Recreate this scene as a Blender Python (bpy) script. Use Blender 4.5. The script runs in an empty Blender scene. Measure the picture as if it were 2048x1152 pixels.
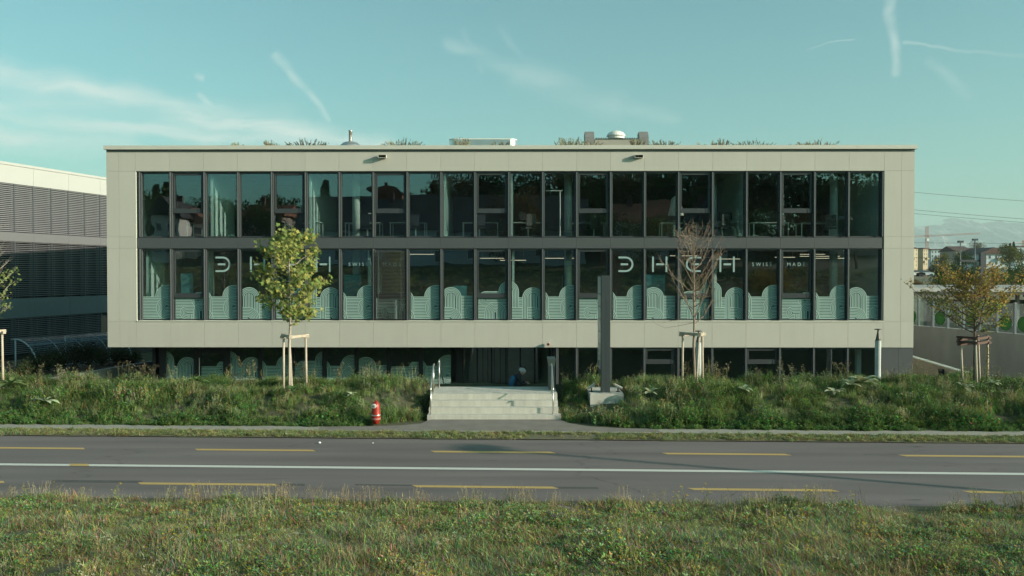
import bpy, bmesh, math, random
from mathutils import Vector, Matrix, Euler, noise as mnoise
R = math.radians
S = bpy.context.scene
C = S.collection

# ------------------------------------------------------------------ camera
CAM_Z = 4.2
FPX = 1700.0                      # focal length in photo pixels (2048 wide)
TILT = math.atan(29 / FPX)
cam_d = bpy.data.cameras.new('camera'); cam = bpy.data.objects.new('camera', cam_d); C.objects.link(cam)
cam_d.sensor_width = 36; cam_d.lens = FPX / 2048 * 36
cam_d.clip_start = 0.1; cam_d.clip_end = 40000
cam.location = (0, 0, CAM_Z); cam.rotation_euler = (R(90) - TILT, 0, 0)
S.camera = cam

# ------------------------------------------------------------------ world, sun, exposure
SUN_AZ = Vector((0.93, -0.366)).normalized()      # horizontal direction towards the sun
SUN_EL = R(17.2)
W = bpy.data.worlds.new('World'); S.world = W; W.use_nodes = True
wn, wl = W.node_tree.nodes, W.node_tree.links
wn.clear()
def N(nt, typ, **kw):
    n = nt.nodes.new(typ)
    for k, v in kw.items():
        if k.startswith('i_'):
            n.inputs[k[2:]].default_value = v
        else: setattr(n, k, v)
    return n
def math_n(nt, op, a, b=None, clamp=False):
    n = nt.nodes.new('ShaderNodeMath'); n.operation = op; n.use_clamp = clamp
    for i, s in enumerate((a, b)):
        if s is None: continue
        if isinstance(s, (int, float)): n.inputs[i].default_value = s
        else: nt.links.new(s, n.inputs[i])
    return n.outputs[0]
def vmath(nt, op, a, b=None, scale=None):
    n = nt.nodes.new('ShaderNodeVectorMath'); n.operation = op
    for i, s in enumerate((a, b)):
        if s is None: continue
        if isinstance(s, (tuple, list, Vector)): n.inputs[i].default_value = tuple(s)
        else: nt.links.new(s, n.inputs[i])
    if scale is not None:
        if isinstance(scale, (int, float)): n.inputs['Scale'].default_value = scale
        else: nt.links.new(scale, n.inputs['Scale'])
    return n
wt = W.node_tree
sky = wn.new('ShaderNodeTexSky'); sky.sky_type = 'NISHITA'; sky.sun_disc = False
sky.sun_elevation = SUN_EL; sky.sun_rotation = math.atan2(SUN_AZ.x, SUN_AZ.y)
sky.altitude = 450; sky.air_density = 1.0; sky.dust_density = 3.0; sky.ozone_density = 2.0
hsv = N(wt, 'ShaderNodeHueSaturation'); hsv.inputs['Saturation'].default_value = 0.90
wl.new(sky.outputs[0], hsv.inputs['Color'])
tint = N(wt, 'ShaderNodeMix', data_type='RGBA', blend_type='MULTIPLY'); tint.inputs[0].default_value = 1
wl.new(hsv.outputs[0], tint.inputs[6]); tint.inputs[7].default_value = (0.70, 1.28, 1.03, 1)
# cirrus and contrails, placed by sky direction
tc = wn.new('ShaderNodeTexCoord'); sep = wn.new('ShaderNodeSeparateXYZ'); wl.new(tc.outputs['Generated'], sep.inputs[0])
dy = math_n(wt, 'MAXIMUM', sep.outputs[1], 0.05)
u = math_n(wt, 'DIVIDE', sep.outputs[0], dy); v = math_n(wt, 'DIVIDE', sep.outputs[2], dy)
cmb = wn.new('ShaderNodeCombineXYZ'); wl.new(u, cmb.inputs[0]); wl.new(v, cmb.inputs[1])
wn1 = N(wt, 'ShaderNodeTexNoise'); wn1.inputs['Scale'].default_value = 14; wn1.inputs['Detail'].default_value = 5
wl.new(cmb.outputs[0], wn1.inputs['Vector'])
wrp = vmath(wt, 'SUBTRACT', wn1.outputs['Color'], (.5, .5, .5)); wrp = vmath(wt, 'SCALE', wrp.outputs[0], scale=0.030)
P = vmath(wt, 'ADD', cmb.outputs[0], wrp.outputs[0]).outputs[0]
flat = vmath(wt, 'MULTIPLY', P, (1, 1, 0)).outputs[0]
def uv_of(px, py): return ((px - 1024) / FPX, (547 - py) / FPX, 0)
segs = [ # x0,y0,x1,y1,width px,strength
    (1784, -60, 1774, 35, 13, .34), (1774, 35, 1790, 150, 13, .32), (1800, 93, 1900, 102, 5, .18), (1900, 102, 2060, 120, 5, .16),
    (1612, 107, 1700, 85, 2.2, .24), (555, 105, 600, 172, 11, .28), (600, 172, 658, 236, 9, .28),
    (400, 185, 440, 225, 9, .35), (392, 146, 404, 152, 9, .35),
    (-60, 130, 330, 215, 38, .55), (330, 215, 760, 292, 34, .70), (-40, 215, 260, 262, 34, .55), (180, 250, 640, 285, 22, .6),
    (-60, 270, 260, 300, 36, .6), (900, 85, 1110, 175, 20, .16), (1040, 150, 1230, 208, 36, .20), (1180, 195, 1350, 246, 22, .13), (930, 60, 960, 140, 9, .10), (1000, 65, 1060, 140, 9, .08),
    (1850, 130, 1930, 190, 16, .12), (60, 205, 560, 262, 60, .35), (-200, 150, 200, 220, 70, .3)]
acc = None
for x0, y0, x1, y1, w, st in segs:
    a = Vector(uv_of(x0, y0)); b = Vector(uv_of(x1, y1)); ba = b - a
    pa = vmath(wt, 'SUBTRACT', flat, a).outputs[0]
    t = math_n(wt, 'DIVIDE', vmath(wt, 'DOT_PRODUCT', pa, ba).outputs['Value'], ba.length_squared, clamp=True)
    d = vmath(wt, 'LENGTH', vmath(wt, 'SUBTRACT', pa, vmath(wt, 'SCALE', tuple(ba), scale=t).outputs[0]).outputs[0]).outputs['Value']
    mr = N(wt, 'ShaderNodeMapRange', interpolation_type='SMOOTHSTEP'); wl.new(d, mr.inputs['Value'])
    mr.inputs['From Min'].default_value = w * 1.15 / FPX; mr.inputs['From Max'].default_value = 0
    mr.inputs['To Min'].default_value = 0; mr.inputs['To Max'].default_value = min(1, st * 1.4)
    acc = mr.outputs[0] if acc is None else math_n(wt, 'MAXIMUM', acc, mr.outputs[0])
# streaky modulation + a general thin veil that any sky of this kind has
rot = N(wt, 'ShaderNodeMapping'); rot.inputs['Rotation'].default_value = (0, 0, R(14)); rot.inputs['Scale'].default_value = (5, 34, 1)
wl.new(P, rot.inputs['Vector'])
wn2 = N(wt, 'ShaderNodeTexNoise'); wn2.inputs['Scale'].default_value = 1.0; wn2.inputs['Detail'].default_value = 7; wn2.inputs['Roughness'].default_value = .6
wl.new(rot.outputs[0], wn2.inputs['Vector'])
mr2 = N(wt, 'ShaderNodeMapRange'); wl.new(wn2.outputs[0], mr2.inputs['Value'])
mr2.inputs['From Min'].default_value = .38; mr2.inputs['From Max'].default_value = .64; mr2.inputs['To Min'].default_value = .30
cl = math_n(wt, 'MULTIPLY', acc, mr2.outputs[0])
front = math_n(wt, 'GREATER_THAN', sep.outputs[1], 0.06)
cl = math_n(wt, 'MULTIPLY', cl, front, clamp=True)
cmix = N(wt, 'ShaderNodeMix', data_type='RGBA'); wl.new(cl, cmix.inputs[0]); wl.new(tint.outputs[2], cmix.inputs[6])
cmix.inputs[7].default_value = (5.6, 6.3, 5.9, 1)
bg = wn.new('ShaderNodeBackground'); bg.inputs['Strength'].default_value = 0.108
wl.new(cmix.outputs[2], bg.inputs['Color'])
wo = wn.new('ShaderNodeOutputWorld'); wl.new(bg.outputs[0], wo.inputs['Surface'])

sun_d = bpy.data.lights.new('sun', 'SUN'); sun_d.energy = 4.6; sun_d.angle = R(0.55); sun_d.color = (1.0, 0.855, 0.73)
sun = bpy.data.objects.new('sun', sun_d); C.objects.link(sun)
sdir = Vector((SUN_AZ.x * math.cos(SUN_EL), SUN_AZ.y * math.cos(SUN_EL), math.sin(SUN_EL)))
sun.rotation_euler = sdir.to_track_quat('Z', 'Y').to_euler(); sun.location = (60, -30, 60)

S.render.engine = 'CYCLES'
S.view_settings.view_transform = 'Standard'; S.view_settings.look = 'None'
S.view_settings.exposure = 0.42; S.view_settings.gamma = 1; S.view_settings.use_curve_mapping = False
S.cycles.max_bounces = 8; S.cycles.transparent_max_bounces = 24; S.cycles.volume_bounces = 0
S.cycles.diffuse_bounces = 3; S.cycles.glossy_bounces = 3; S.cycles.transmission_bounces = 4

def at(px, py, Y):
    """world point seen at photo pixel (px,py) at distance Y in front of the camera"""
    a = (px - 1024) / FPX; b = (576 - py) / FPX
    dyy = math.cos(TILT) + b * math.sin(TILT); dz = -math.sin(TILT) + b * math.cos(TILT)
    return Vector((a / dyy * Y, Y, CAM_Z + dz / dyy * Y))

# ------------------------------------------------------------------ materials
MATS = {}
def mat(name, col, rough=.6, metal=0, var=.12, scale=3.0, bump=0, bscale=40, spec=.4, stretch=(1, 1, 1), col2=None, coord='Object'):
    if name in MATS: return MATS[name]
    m = bpy.data.materials.new(name); m.use_nodes = True; nt = m.node_tree; nt.nodes.clear()
    p = nt.nodes.new('ShaderNodeBsdfPrincipled'); o = nt.nodes.new('ShaderNodeOutputMaterial')
    nt.links.new(p.outputs[0], o.inputs[0])
    p.inputs['Roughness'].default_value = rough; p.inputs['Metallic'].default_value = metal
    p.inputs['Specular IOR Level'].default_value = spec
    t = nt.nodes.new('ShaderNodeTexCoord'); mp = nt.nodes.new('ShaderNodeMapping'); mp.inputs['Scale'].default_value = stretch
    if coord == 'World':
        g = nt.nodes.new('ShaderNodeNewGeometry'); nt.links.new(g.outputs['Position'], mp.inputs[0])
    else: nt.links.new(t.outputs[coord], mp.inputs[0])
    nz = N(nt, 'ShaderNodeTexNoise'); nz.inputs['Scale'].default_value = scale; nz.inputs['Detail'].default_value = 6; nz.inputs['Roughness'].default_value = .62
    nt.links.new(mp.outputs[0], nz.inputs['Vector'])
    cr = nt.nodes.new('ShaderNodeValToRGB'); nt.links.new(nz.outputs[0], cr.inputs[0])
    c = Vector(col); d = Vector(col2) if col2 else c * (1 - var)
    e = c if col2 else c * (1 + var)
    cr.color_ramp.elements[0].position = .3; cr.color_ramp.elements[1].position = .7
    cr.color_ramp.elements[0].color = (*d, 1); cr.color_ramp.elements[1].color = (*e, 1)
    nt.links.new(cr.outputs[0], p.inputs['Base Color'])
    if bump:
        nb = N(nt, 'ShaderNodeTexNoise'); nb.inputs['Scale'].default_value = bscale; nb.inputs['Detail'].default_value = 4
        nt.links.new(mp.outputs[0], nb.inputs['Vector'])
        b = nt.nodes.new('ShaderNodeBump'); b.inputs['Strength'].default_value = bump; b.inputs['Distance'].default_value = .02
        nt.links.new(nb.outputs[0], b.inputs['Height']); nt.links.new(b.outputs[0], p.inputs['Normal'])
    MATS[name] = m; return m

def foliage_mat(name, trans=.3, patch=.5, pcol=(1.25, 1.02, .72), scale=.8, vary=.35, gloss=.0):
    """leaf material: colour comes from the 'Col' attribute, varied per plant and by patches of the meadow"""
    if name in MATS: return MATS[name]
    m = bpy.data.materials.new(name); m.use_nodes = True; nt = m.node_tree; nt.nodes.clear()
    a = nt.nodes.new('ShaderNodeAttribute'); a.attribute_name = 'Col'
    g = nt.nodes.new('ShaderNodeNewGeometry'); oi = nt.nodes.new('ShaderNodeObjectInfo')
    nz = N(nt, 'ShaderNodeTexNoise'); nz.inputs['Scale'].default_value = scale; nz.inputs['Detail'].default_value = 4
    nt.links.new(g.outputs['Position'], nz.inputs['Vector'])
    mr = N(nt, 'ShaderNodeMapRange'); nt.links.new(nz.outputs[0], mr.inputs['Value']); mr.inputs['From Min'].default_value = .38; mr.inputs['From Max'].default_value = .66
    f = math_n(nt, 'MULTIPLY', mr.outputs[0], patch)
    mx = N(nt, 'ShaderNodeMix', data_type='RGBA'); nt.links.new(f, mx.inputs[0])
    mx.inputs[6].default_value = (.88, 1.0, .92, 1); mx.inputs[7].default_value = (*pcol, 1)
    mm = N(nt, 'ShaderNodeMix', data_type='RGBA', blend_type='MULTIPLY'); mm.inputs[0].default_value = 1
    nt.links.new(a.outputs['Color'], mm.inputs[6]); nt.links.new(mx.outputs[2], mm.inputs[7])
    val = math_n(nt, 'ADD', math_n(nt, 'MULTIPLY', oi.outputs['Random'], vary * 2), 1 - vary)
    hs = N(nt, 'ShaderNodeHueSaturation'); nt.links.new(mm.outputs[2], hs.inputs['Color']); nt.links.new(val, hs.inputs['Value'])
    df = nt.nodes.new('ShaderNodeBsdfDiffuse'); tr = nt.nodes.new('ShaderNodeBsdfTranslucent')
    nt.links.new(hs.outputs[0], df.inputs[0]); nt.links.new(hs.outputs[0], tr.inputs[0])
    ms = nt.nodes.new('ShaderNodeMixShader'); ms.inputs[0].default_value = trans
    nt.links.new(df.outputs[0], ms.inputs[1]); nt.links.new(tr.outputs[0], ms.inputs[2])
    out = ms.outputs[0]
    if gloss:
        gl = nt.nodes.new('ShaderNodeBsdfGlossy'); gl.inputs['Roughness'].default_value = .45; gl.inputs[0].default_value = (1, 1, 1, 1)
        m2 = nt.nodes.new('ShaderNodeMixShader'); m2.inputs[0].default_value = gloss
        nt.links.new(out, m2.inputs[1]); nt.links.new(gl.outputs[0], m2.inputs[2]); out = m2.outputs[0]
    o = nt.nodes.new('ShaderNodeOutputMaterial'); nt.links.new(out, o.inputs[0])
    MATS[name] = m; return m

def glass_mat(name, tcol=(.80, .88, .86), ior=1.9, rough=0.0, wav=.0):
    if name in MATS: return MATS[name]
    m = bpy.data.materials.new(name); m.use_nodes = True; nt = m.node_tree; nt.nodes.clear()
    # Schlick reflectance, the same from both sides of the thin pane
    lw = nt.nodes.new('ShaderNodeLayerWeight'); lw.inputs[0].default_value = .5; r0 = ((ior - 1) / (ior + 1)) ** 2
    fac = math_n(nt, 'ADD', math_n(nt, 'MULTIPLY', math_n(nt, 'POWER', lw.outputs['Facing'], 5), 1 - r0), r0)
    gl = nt.nodes.new('ShaderNodeBsdfGlossy'); gl.inputs['Roughness'].default_value = rough; gl.inputs[0].default_value = (.86, .93, 1, 1)
    tr = nt.nodes.new('ShaderNodeBsdfTransparent'); tr.inputs[0].default_value = (*tcol, 1)
    ms = nt.nodes.new('ShaderNodeMixShader'); nt.links.new(fac, ms.inputs[0])
    nt.links.new(tr.outputs[0], ms.inputs[1]); nt.links.new(gl.outputs[0], ms.inputs[2])
    if wav:
        t = nt.nodes.new('ShaderNodeTexCoord'); nz = N(nt, 'ShaderNodeTexNoise'); nz.inputs['Scale'].default_value = 1.1; nz.inputs['Detail'].default_value = 1
        nt.links.new(t.outputs['Object'], nz.inputs['Vector'])
        b = nt.nodes.new('ShaderNodeBump'); b.inputs['Strength'].default_value = wav; b.inputs['Distance'].default_value = .02
        nt.links.new(nz.outputs[0], b.inputs['Height']); nt.links.new(b.outputs[0], gl.inputs['Normal'])
    o = nt.nodes.new('ShaderNodeOutputMaterial'); nt.links.new(ms.outputs[0], o.inputs[0])
    MATS[name] = m; return m

def emit_mat(name, col, st):
    m = bpy.data.materials.new(name); m.use_nodes = True; nt = m.node_tree; nt.nodes.clear()
    e = nt.nodes.new('ShaderNodeEmission'); e.inputs[0].default_value = (*col, 1); e.inputs[1].default_value = st
    o = nt.nodes.new('ShaderNodeOutputMaterial'); nt.links.new(e.outputs[0], o.inputs[0]); return m

M_panel = mat('coated_metal_panel', (.49, .472, .41), .55, var=.025, scale=.9, spec=.3, coord='World')
def panel_variation(m, amt=.05):
    nt = m.node_tree; p = [n for n in nt.nodes if n.type == 'BSDF_PRINCIPLED'][0]; src = p.inputs['Base Color'].links[0].from_socket
    oi = nt.nodes.new('ShaderNodeObjectInfo'); g = nt.nodes.new('ShaderNodeNewGeometry')
    mp = N(nt, 'ShaderNodeMapping'); mp.inputs['Scale'].default_value = (7, 7, .35); nt.links.new(g.outputs['Position'], mp.inputs[0])
    nz = N(nt, 'ShaderNodeTexNoise'); nz.inputs['Scale'].default_value = 1.0; nz.inputs['Detail'].default_value = 4; nt.links.new(mp.outputs[0], nz.inputs['Vector'])
    k = math_n(nt, 'ADD', math_n(nt, 'MULTIPLY', oi.outputs['Random'], amt), math_n(nt, 'MULTIPLY', nz.outputs[0], amt * 1.6))
    k = math_n(nt, 'ADD', k, 1 - amt * 1.3)
    sc = vmath(nt, 'SCALE', src, scale=k); nt.links.new(sc.outputs[0], p.inputs['Base Color'])
panel_variation(M_panel)
M_coping = mat('coping_metal', (.55, .535, .465), .45, var=.03, scale=2)
M_reveal = mat('reveal_metal', (.80, .78, .66), .5, var=.03)
M_band = mat('dark_band_metal', (.075, .082, .085), .5, var=.05, scale=1, coord='World')
M_frame = mat('window_frame_metal', (.045, .052, .055), .45, var=.08)
M_rail = mat('guide_rail_metal', (.16, .17, .17), .4, metal=.3, var=.05)
M_black = mat('black_metal', (.012, .014, .015), .5, var=.1)
M_gap = mat('joint_shadow_gasket', (.30, .29, .25), .9)
M_glass = glass_mat('window_glass', tcol=(.90, .96, .95), ior=2.15, wav=.10)
M_film = mat('film_print', (.33, .47, .41), .8, var=.08, scale=1.5, coord='World')
M_filmd = mat('film_print_dark_line', (.018, .055, .06), .8, var=.15, scale=1.5, coord='World')
M_letter = mat('lettering_white', (.28, .40, .385), .7, var=.04)
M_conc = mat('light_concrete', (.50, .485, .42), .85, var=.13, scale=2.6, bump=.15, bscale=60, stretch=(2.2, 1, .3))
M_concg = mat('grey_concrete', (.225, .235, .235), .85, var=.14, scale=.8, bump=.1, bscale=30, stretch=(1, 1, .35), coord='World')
M_white = mat('white_paint', (.74, .74, .68), .55, var=.04, scale=1)
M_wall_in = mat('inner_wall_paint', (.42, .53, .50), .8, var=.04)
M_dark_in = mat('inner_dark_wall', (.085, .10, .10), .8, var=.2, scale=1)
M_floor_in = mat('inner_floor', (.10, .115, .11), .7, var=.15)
M_steel = mat('brushed_steel', (.62, .61, .57), .32, metal=.85, var=.06)
M_wood = mat('stake_wood', (.47, .40, .31), .85, var=.2, scale=9, stretch=(1, 1, .1), bump=.2)
M_wood_d = mat('dark_stained_board', (.10, .055, .04), .7, var=.2, scale=8)
M_bark = mat('young_bark', (.36, .31, .25), .85, var=.3, scale=14, bump=.3)
M_bark_d = mat('dark_bark', (.11, .085, .065), .9, var=.3, scale=8, bump=.3)
M_leafm = foliage_mat('maple_leaf', trans=.38, patch=.25, vary=.0)
M_plant = foliage_mat('meadow_plant', trans=.30, patch=.6, scale=1.3, pcol=(1.2, 1.0, .8), vary=.3)
M_bankp = foliage_mat('bank_plant', trans=.28, patch=.4, scale=1.1, pcol=(1.3, 1.0, .8))
M_fartree = foliage_mat('far_tree_leaf', trans=.2, patch=.35, scale=.06, vary=.25)

# ------------------------------------------------------------------ mesh builder
class MB:
    def __init__(s): s.v = []; s.f = []; s.m = []; s.c = []
    def add(s, vs, fs, mi=0, col=None):
        b = len(s.v); s.v += [tuple(p) for p in vs]
        for f in fs: s.f.append([b + i for i in f]); s.m.append(mi); s.c.append(col)
    def box(s, x0, x1, y0, y1, z0, z1, mi=0, M=None):
        vs = [Vector(p) for p in ((x0, y0, z0), (x1, y0, z0), (x1, y1, z0), (x0, y1, z0), (x0, y0, z1), (x1, y0, z1), (x1, y1, z1), (x0, y1, z1))]
        if M: vs = [M @ p for p in vs]
        s.add(vs, [(0, 3, 2, 1), (4, 5, 6, 7), (0, 1, 5, 4), (1, 2, 6, 5), (2, 3, 7, 6), (3, 0, 4, 7)], mi)
    def prism(s, pts, y0, y1, mi=0, axis='y'):
        """extrude polygon pts (a,b) along an axis"""
        def P(a, b, t): return (a, t, b) if axis == 'y' else ((t, a, b) if axis == 'x' else (a, b, t))
        n = len(pts); vs = [P(a, b, y0) for a, b in pts] + [P(a, b, y1) for a, b in pts]
        s.add(vs, [list(range(n)), list(range(2 * n - 1, n - 1, -1))] + [(i, (i + 1) % n, n + (i + 1) % n, n + i) for i in range(n)], mi)
    def tube(s, pts, rad, n=6, mi=0, caps=True, col=None):
        pts = [Vector(p) for p in pts]
        if not isinstance(rad, (list, tuple)): rad = [rad] * len(pts)
        rings = []; prev = None
        for i, p in enumerate(pts):
            d = (pts[min(i + 1, len(pts) - 1)] - pts[max(i - 1, 0)])
            d = d.normalized() if d.length > 1e-9 else Vector((0, 0, 1))
            a = d.cross(Vector((0, 0, 1)) if abs(d.z) < .9 else Vector((1, 0, 0))).normalized() if prev is None else (prev - d * prev.dot(d)).normalized()
            prev = a; b = d.cross(a)
            rings.append([p + (a * math.cos(2 * math.pi * k / n) + b * math.sin(2 * math.pi * k / n)) * rad[i] for k in range(n)])
        vs = [q for r in rings for q in r]; fs = []
        for i in range(len(pts) - 1):
            for k in range(n): fs.append((i * n + k, i * n + (k + 1) % n, (i + 1) * n + (k + 1) % n, (i + 1) * n + k))
        if caps: fs.append(list(range(n))[::-1]); fs.append([(len(pts) - 1) * n + k for k in range(n)])
        s.add(vs, fs, mi, col)
    def lathe(s, prof, n=16, mi=0, cx=0, cy=0, cz=0):
        vs = []; fs = []
        for r, z in prof:
            for k in range(n): vs.append((cx + r * math.cos(2 * math.pi * k / n), cy + r * math.sin(2 * math.pi * k / n), cz + z))
        for i in range(len(prof) - 1):
            for k in range(n): fs.append((i * n + k, i * n + (k + 1) % n, (i + 1) * n + (k + 1) % n, (i + 1) * n + k))
        fs.append(list(range(n))[::-1]); fs.append([(len(prof) - 1) * n + k for k in range(n)])
        s.add(vs, fs, mi)
    def build(s, name, mats, parent=None, smooth=False, off=None, label=None, kind=None):
        me = bpy.data.meshes.new(name)
        if off is not None:
            off = Vector(off); s.v = [(p[0] - off.x, p[1] - off.y, p[2] - off.z) for p in s.v]
        me.from_pydata(s.v, [], s.f)
        if not isinstance(mats, (list, tuple)): mats = [mats]
        for m in mats: me.materials.append(m)
        if len(mats) > 1: me.polygons.foreach_set('material_index', s.m)
        if any(c is not None for c in s.c):
            ca = me.color_attributes.new('Col', 'FLOAT_COLOR', 'CORNER'); data = []
            for f, c in zip(s.f, s.c):
                c = c or (.1, .1, .1)
                data += [c[0], c[1], c[2], 1.0] * len(f)
            ca.data.foreach_set('color', data)
        if smooth: me.polygons.foreach_set('use_smooth', [True] * len(me.polygons))
        me.validate(); me.update()
        o = bpy.data.objects.new(name, me); C.objects.link(o)
        if parent: o.parent = parent
        if label: o['label'] = label
        if kind: o['kind'] = kind
        return o

def thing(name, label, cat, loc=(0, 0, 0), rotz=0, group=None):
    o = bpy.data.objects.new(name, None); C.objects.link(o); o.empty_display_size = .2
    o.location = loc; o.rotation_euler = (0, 0, rotz); o['label'] = label; o['category'] = cat
    if group: o['group'] = group
    return o
def tag(o, label=None, cat=None, group=None, kind=None):
    if label: o['label'] = label
    if cat: o['category'] = cat
    if group: o['group'] = group
    if kind: o['kind'] = kind
    return o
def copy_tree(o, parent=None):
    c = o.copy(); C.objects.link(c)
    if parent: c.parent = parent
    for ch in list(o.children): copy_tree(ch, c)
    return c
def box_obj(name, dims, m, parent=None, **k):
    b = MB(); b.box(*dims); return b.build(name, m, parent, **k)
def link_mesh(name, me, parent, loc=(0, 0, 0)):
    o = bpy.data.objects.new(name, me); C.objects.link(o); o.parent = parent; o.location = loc; return o

# ------------------------------------------------------------------ ground
RS = -0.041                         # the road runs slightly towards the camera on the right
def smooth(a, b, t):
    t = min(1, max(0, (t - a) / (b - a))); return t * t * (3 - 2 * t)
def fbm(x, y, s=1.0, o=3): return mnoise.fractal(Vector((x * s, y * s, 3.7)), 1.0, 2.0, o)
def ground_z(x, y):
    r = y - RS * x                  # distance measured along the road's own axis
    if r < 22.3:
        z = -.03
        if r < 15.6:
            z = .02 + .32 * smooth(15.6, 11, r) + .05 * fbm(x, y, .7)
            if r < 2: z += 4.5 * smooth(2, -26, r) + 3.5 * smooth(-20, -60, r)
        elif r > 21.4: z = .015
        return z
    # bank
    apron = smooth(3.0, 1.6, abs(x + .5)) if r < 24.2 else 0
    if r < 24.2 and abs(x + .5) < 2.2: return -.02
    base0 = 22.85
    if abs(x + .5) < 4.5: base0 = 22.85 + 1.2 * smooth(4.5, 2.0, abs(x + .5))
    up = .68 * smooth(base0, base0 + 2.3, r) + .07 * fbm(x, y, .9) * smooth(base0, base0 + 1, r)
    inst = smooth(2.25, 1.95, abs(x + .53))
    if y < 26.9: up = up * (1 - inst) - .05 * inst
    down = smooth(27.3, 31.5, y)
    z = up * (1 - down) + (-1.62) * down
    if 2.0 < x < 3.6 and 23.9 < y < 26.6:
        k_ = smooth(2.0, 2.25, x) * smooth(3.6, 3.35, x) * smooth(23.9, 24.2, y); z = z * (1 - k_) + min(z, .40) * k_
    if y > 27.0:
        z = min(z, z * (1 - inst) + (-1.62) * inst) if inst > 0 else z
    return z
def axis_list():
    ys = [-400, -200, -120, -80, -60, -50, -40, -34, -28, -22, -16, -10, -6, -3, 0, 3, 5, 7, 8]
    y = 8.25
    while y < 32: ys.append(y); y += .25
    ys += [33, 36, 45, 60, 90, 150, 300, 600, 1500, 4000, 8000, 12800]
    xs = [-12000, -4000, -1200, -400, -150, -80, -50, -36, -28]
    x = -22
    while x < 22.1: xs.append(x); x += .3
    xs += [28, 36, 50, 80, 150, 400, 1200, 4000, 12000]
    return xs, ys
xs, ys = axis_list()
gb = MB(); nx = len(xs)
gv = [(x, y, ground_z(x, y)) for y in ys for x in xs]
gf = [(j * nx + i, j * nx + i + 1, (j + 1) * nx + i + 1, (j + 1) * nx + i) for j in range(len(ys) - 1) for i in range(nx - 1)]
gb.add(gv, gf)
M_ground = mat('soil_and_grass', (.105, .10, .055), .95, scale=1.2, col2=(.05, .06, .03), bump=.5, bscale=12, coord='World')
g = gb.build('ground', M_ground, smooth=True); g['kind'] = 'structure'

def strip(name, r0, r1, z, m, x0=-60, x1=60, n=60, wob=0, edge=None):
    b = MB(); vs = []; fs = []
    for i in range(n + 1):
        x = x0 + (x1 - x0) * i / n
        w0 = fbm(x, r0, 1.3) * wob; w1 = fbm(x, r1 + 7, 1.3) * wob
        vs += [(x, r0 + RS * x + w0, z), (x, r1 + RS * x + w1, z)]
    for i in range(n): fs.append((2 * i, 2 * i + 2, 2 * i + 3, 2 * i + 1))
    b.add(vs, fs); o = b.build(name, m); o['kind'] = 'structure'; return o

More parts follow.
